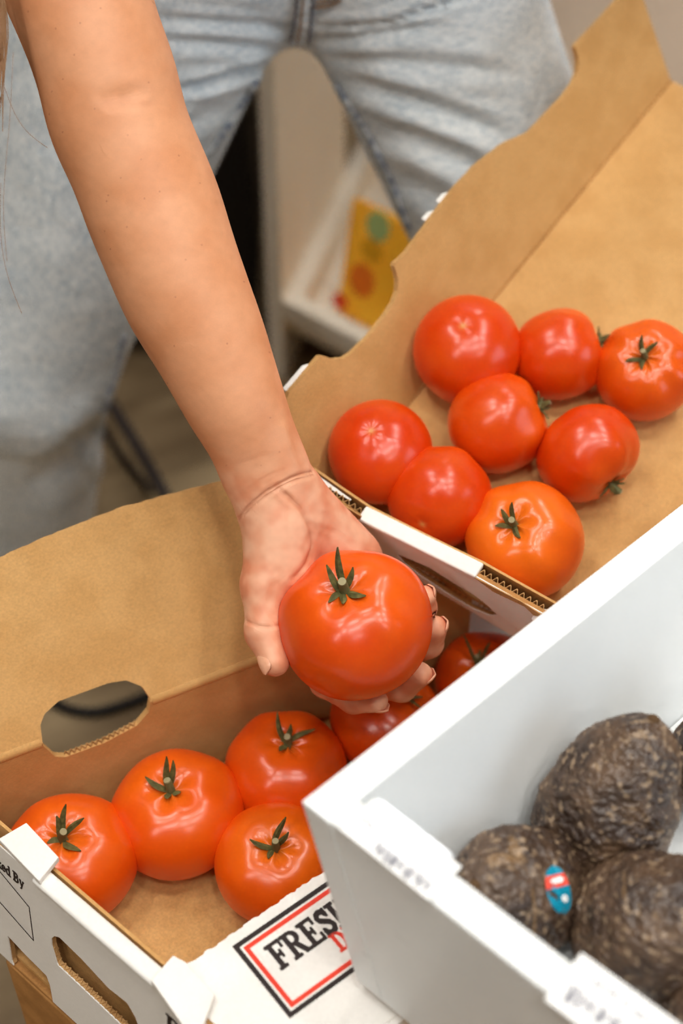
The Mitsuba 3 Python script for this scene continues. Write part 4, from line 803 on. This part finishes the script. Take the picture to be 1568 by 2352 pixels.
def seam(key, px, r, m, lift, n=40):
    pts = spline(drape(front, np.array([LineString(px).interpolate(i / n, True).coords[0] for i in range(n + 1)]), lift), 3 * n); 
    from scipy.ndimage import gaussian_filter1d
    pts = gaussian_filter1d(pts, 3, axis=0, mode='nearest'); part(PR + '__jeans__' + key, tube(pts, r, 8), m, smooth=True)
def band(key, left, right, m, lift, n=30):
    """a strip of cloth sewn on between two lines of pixels"""
    a = drape(front, [LineString(left).interpolate(i / n, True).coords[0] for i in range(n + 1)], lift); b = drape(front, [LineString(right).interpolate(i / n, True).coords[0] for i in range(n + 1)], lift)
    V, F, k = [], [], 7
    for i in range(n + 1):
        for j in range(k): t = j / (k - 1); V.append(a[i] * (1 - t) + b[i] * t - FWD * 0.0022 * math.sin(math.pi * t))
    F = [[i * k + j, i * k + j + 1, (i + 1) * k + j + 1, (i + 1) * k + j] for i in range(n) for j in range(k - 1)]
    V = np.array(V); V2 = np.vstack([V, V + FWD * 0.002]); q = np.array(F); N = len(V)
    FF = np.vstack([q[:, [0, 1, 2]], q[:, [0, 2, 3]], q[:, [0, 2, 1]] + N, q[:, [0, 3, 2]] + N])
    part(PR + '__jeans__' + key, trimesh.Trimesh(V2, FF, process=False), m, smooth=True)
band('fly_seam', [(684, -30), (682, 10), (676, 60), (666, 100)], [(722, -30), (720, 10), (716, 60), (709, 102)], 'mat_denim', 0.002)
seam('stitching', [(684, -30), (682, 10), (676, 60), (666, 100)], 0.0009, 'mat_thread', 0.003)
seam('stitching', [(697, -30), (695, 10), (690, 60), (681, 101)], 0.0008, 'mat_thread_tan', 0.0042)
seam('stitching', [(720, -30), (718, 10), (713, 60), (708, 101)], 0.0010, 'mat_thread', 0.003)
for px in ([(722, 4), (750, 2), (780, -10)], [(722, 18), (755, 14), (785, -2)]): seam('stitching', px, 0.0010, 'mat_thread_tan', 0.002, 12)
seam('inseam', [(590, 188), (560, 232), (520, 295), (478, 358)], 0.0030, 'mat_seam', -0.0008)
seam('inseam', [(768, 190), (795, 232), (840, 300), (900, 420), (940, 528)], 0.0030, 'mat_seam', -0.0008)
seam('inseam', [(286, 770), (258, 880), (236, 950)], 0.0028, 'mat_seam', -0.0008)
# shoes, out of sight behind the cartons
for s_, a_ in ((1, aL), (2, aR)):
    part(PR + '__shoe', hull(np.vstack([trimesh.creation.icosphere(2, r).vertices * [1, 1, .9] + p for p, r in ((a_ * [1, 1, 0] + [0, 0.03, 0.036], 0.036), (a_ * [1, 1, 0] + [0, -0.12, 0.030], 0.030), (a_ * [1, 1, 0] + [0, 0, 0.05], 0.048))])), 'mat_shoe', smooth=True)
def shirt_sdf(p):
    d = None
    for a, b, ra, rb in (((-0.033, 1.16, 0.90), (-0.03, 1.02, 1.04), 0.125, 0.125), ((-0.10, 1.02, 1.04), (-0.13, 0.93, 1.08), 0.10, 0.075), ((0.04, 1.02, 1.04), (0.10, 0.93, 1.08), 0.10, 0.075), ((-0.20, 0.905, 1.06), (-0.19, 0.885, 0.99), 0.062, 0.058), ((0.17, 0.94, 1.07), (0.27, 1.08, 0.95), 0.06, 0.05)):
        e = capsule(p, a, b, ra, rb); d = e if d is None else smin(d, e, 0.05)
    return d
sv, sf = sdf_mesh(shirt_sdf, (-0.32, 0.76, 0.72), (0.40, 1.36, 1.24), 0.010); sm_ = trimesh.Trimesh(sv, sf, process=False)
if sm_.volume < 0: sm_.invert()
part(PR + '__shirt', sm_, 'mat_shirt', smooth=True)
rng = np.random.default_rng(9); hs = []
for i in range(70):
    x0 = rng.normal(-4, 9); px = [(x0 - 40, -260, .80), (x0 - 14, -60, .815), (x0 + rng.normal(0, 3), 60, .822), (x0 + rng.normal(-2, 4), 150, .826), (x0 - 6 + rng.normal(-3, 5), 225 + rng.normal(0, 40), .83)]
    hs.append(tube(spline([P(*q) for q in px], 16), np.linspace(0.0005, 0.0002, 16), 4))
for px in ([(30, 120, .826), (20, 300, .83), (8, 480, .835), (16, 600, .838)], [(10, 200, .83), (60, 300, .836), (110, 340, .84)], [(2, 420, .835), (14, 620, .84), (50, 720, .845)]):
    hs.append(tube(spline([P(*q) for q in px], 24), 0.00013, 4))
k = part(PR + '__hair', cat(hs), 'mat_hair', smooth=True); tag(k, 'loose lock of long brown hair'); labels[k]['kind'] = 'stuff'

# ------------------------------------------------------------------ behind the legs: shelf unit, package, black block for the dark void
SU = 'shelf_unit'; g0 = on(640, 866, (0, 0, 0), Z); sa, sb2 = unit([1513, 4808, 0]), None
zs = 0.125; s0 = onz(648, 690, zs); sd_ = unit((onz(850, 795, zs) - s0) * [1, 1, 0]); sa = unit((onz(829, 322, zs) - s0) * [1, 1, 0])
def prism(key, base, dirs, z0, z1, m='mat_cream_laminate'):
    a = np.asarray(base, float); u, v = dirs; part(key, rbox([at(a + u * i + v * j, z) for i in (0, 1) for j in (0, 1) for z in (z0, z1)], 0.001), m, smooth=50)
up = onz(620, 690, zs)
prism(SU + '__upright', at(g0, 0) - sd_ * 0.013, (sd_ * 0.022, sa * 0.30), 0.001, 1.05)
prism(SU + '__lip', at(s0, 0), (sd_ * 0.36, sa * 0.024), zs - 0.024, zs)
prism(SU + '__lip', at(s0, 0) + sa * 0.02, (sd_ * 0.026, sa * 0.46), zs - 0.055, zs)
prism(SU + '__lip', at(s0, 0) + sa * 0.47, (sd_ * 0.36, sa * 0.020), zs - 0.055, zs + 0.10)
prism(SU + '__shelf', at(s0, 0) + sa * 0.02, (sd_ * 0.36, sa * 0.46), zs - 0.055, zs - 0.042)
prism(SU + '__upright', at(s0, 0) + sd_ * 0.36, (sd_ * 0.022, sa * 0.49), 0.001, 1.05)
prism(SU + '__back_panel', at(s0, 0) + sa * 0.50, (sd_ * 0.36, sa * 0.012), 0.001, 1.05, 'mat_black')
tag(SU, 'white shelf unit with a low rimmed shelf seen between the legs', 'shelf')
YP = 'food_package'; pz = zs - 0.040
yb = onz(780, 712, pz + 0.01); yw = sd_ * 0.17; yh = unit(sa * 0.55 + Z * 0.85)
yu, yn = unit(sd_), unit(np.cross(sd_, yh)); yn = yn if yn[1] < 0 else -yn
ybb = at(yb, pz + 0.011) + sd_ * 0.0
part(YP + '__body', rbox([ybb + yu * a + yh * b - yn * c for a in (0, 0.16) for b in (0, 0.135) for c in (0.0, 0.012)], 0.003), 'mat_package', smooth=50)
def blob(px, rx, ry, m):
    u, v = plane_uv([px], ybb + yn * 0.0032, yu, yh)[0]; e = affinity.translate(affinity.scale(Point(0, 0).buffer(1, 12), rx, ry), u, v); s_ = 1 if np.cross(yu, yh) @ yn > 0 else -1
    part(YP + '__print', extrude(e, ybb + yn * 0.0031, yu, yh, *((0, 0.0004) if s_ > 0 else (-0.0004, 0))), m)
blob((852, 635), 0.020, 0.020, 'mat_orange'); blob((918, 510), 0.018, 0.018, 'mat_green'); blob((890, 565), 0.016, 0.014, 'mat_ochre'); blob((785, 692), 0.012, 0.009, 'mat_red')
tag(YP, 'bright yellow food package with orange and green print on the low white shelf', 'package')
BK = 'dark_void_block'
cb = on(330, 838, (0, 0, 0), Z)
part(BK + '__body', rbox([(x, y, z) for x in (-1.4, g0[0] - 0.035) for y in (cb[1] + 0.02, cb[1] + 0.5) for z in (0.03, 1.3)], 0.004), 'mat_black', smooth=40)  # black block put in for the dark void behind the legs
part(BK + '__plinth', boxm((-1.38, cb[1] + 0.06, 0.0), (g0[0] - 0.05, cb[1] + 0.48, 0.034)), 'mat_black')
tag(BK, 'black block added for the dark void behind the person, left of the white shelf unit', 'cabinet')
# metal stand leg on the floor and a dark cable
def fl(px, z): return [onz(x, y, z) for x, y in px]
MS = 'metal_stand'
part(MS + '__leg', tube(spline(fl([(215, 860), (262, 940), (318, 1030), (372, 1125), (430, 1220)], 0.05), 30), 0.0075, 10), 'mat_steel', smooth=True)
part(MS + '__brace', tube(spline(fl([(205, 915), (246, 1000), (300, 1075), (345, 1128)], 0.045), 30), 0.0045, 8), 'mat_black', smooth=True)
q = fl([(430, 1220)], 0.05)[0]; part(MS + '__foot', rbox([at(q, 0.004), q], 0.0085), 'mat_black', smooth=True)
q = fl([(215, 860)], 0.05)[0]; part(MS + '__foot', rbox([at(q, 0.004), q], 0.0085), 'mat_black', smooth=True)
tag(MS, 'dark metal leg of a stand on the floor beside the knee', 'stand')
part('floor_cable', tube(spline(fl([(60, 1540), (140, 1622), (215, 1636), (290, 1617), (345, 1596), (420, 1545)], 0.006), 40), 0.0055, 8), 'mat_black', smooth=True)
tag('floor_cable', 'black cable on the floor, seen through the hand hole', 'cable')
# white partition beyond the tilted carton
far = K + bd * uL
part('pale_panel', rbox([(x, y, z) for x, y in ((far[0] - 0.16, far[1] + 0.16), (far[0] + 1.0, far[1] + 0.02)) for z in (0.002, 1.15)] + [(x, y + 0.02, z) for x, y in ((far[0] - 0.16, far[1] + 0.16), (far[0] + 1.0, far[1] + 0.02)) for z in (0.002, 1.15)], 0.001), 'mat_beige_panel', smooth=50)
tag('pale_panel', 'plain pale partition panel beyond the tilted tomato carton', 'panel')
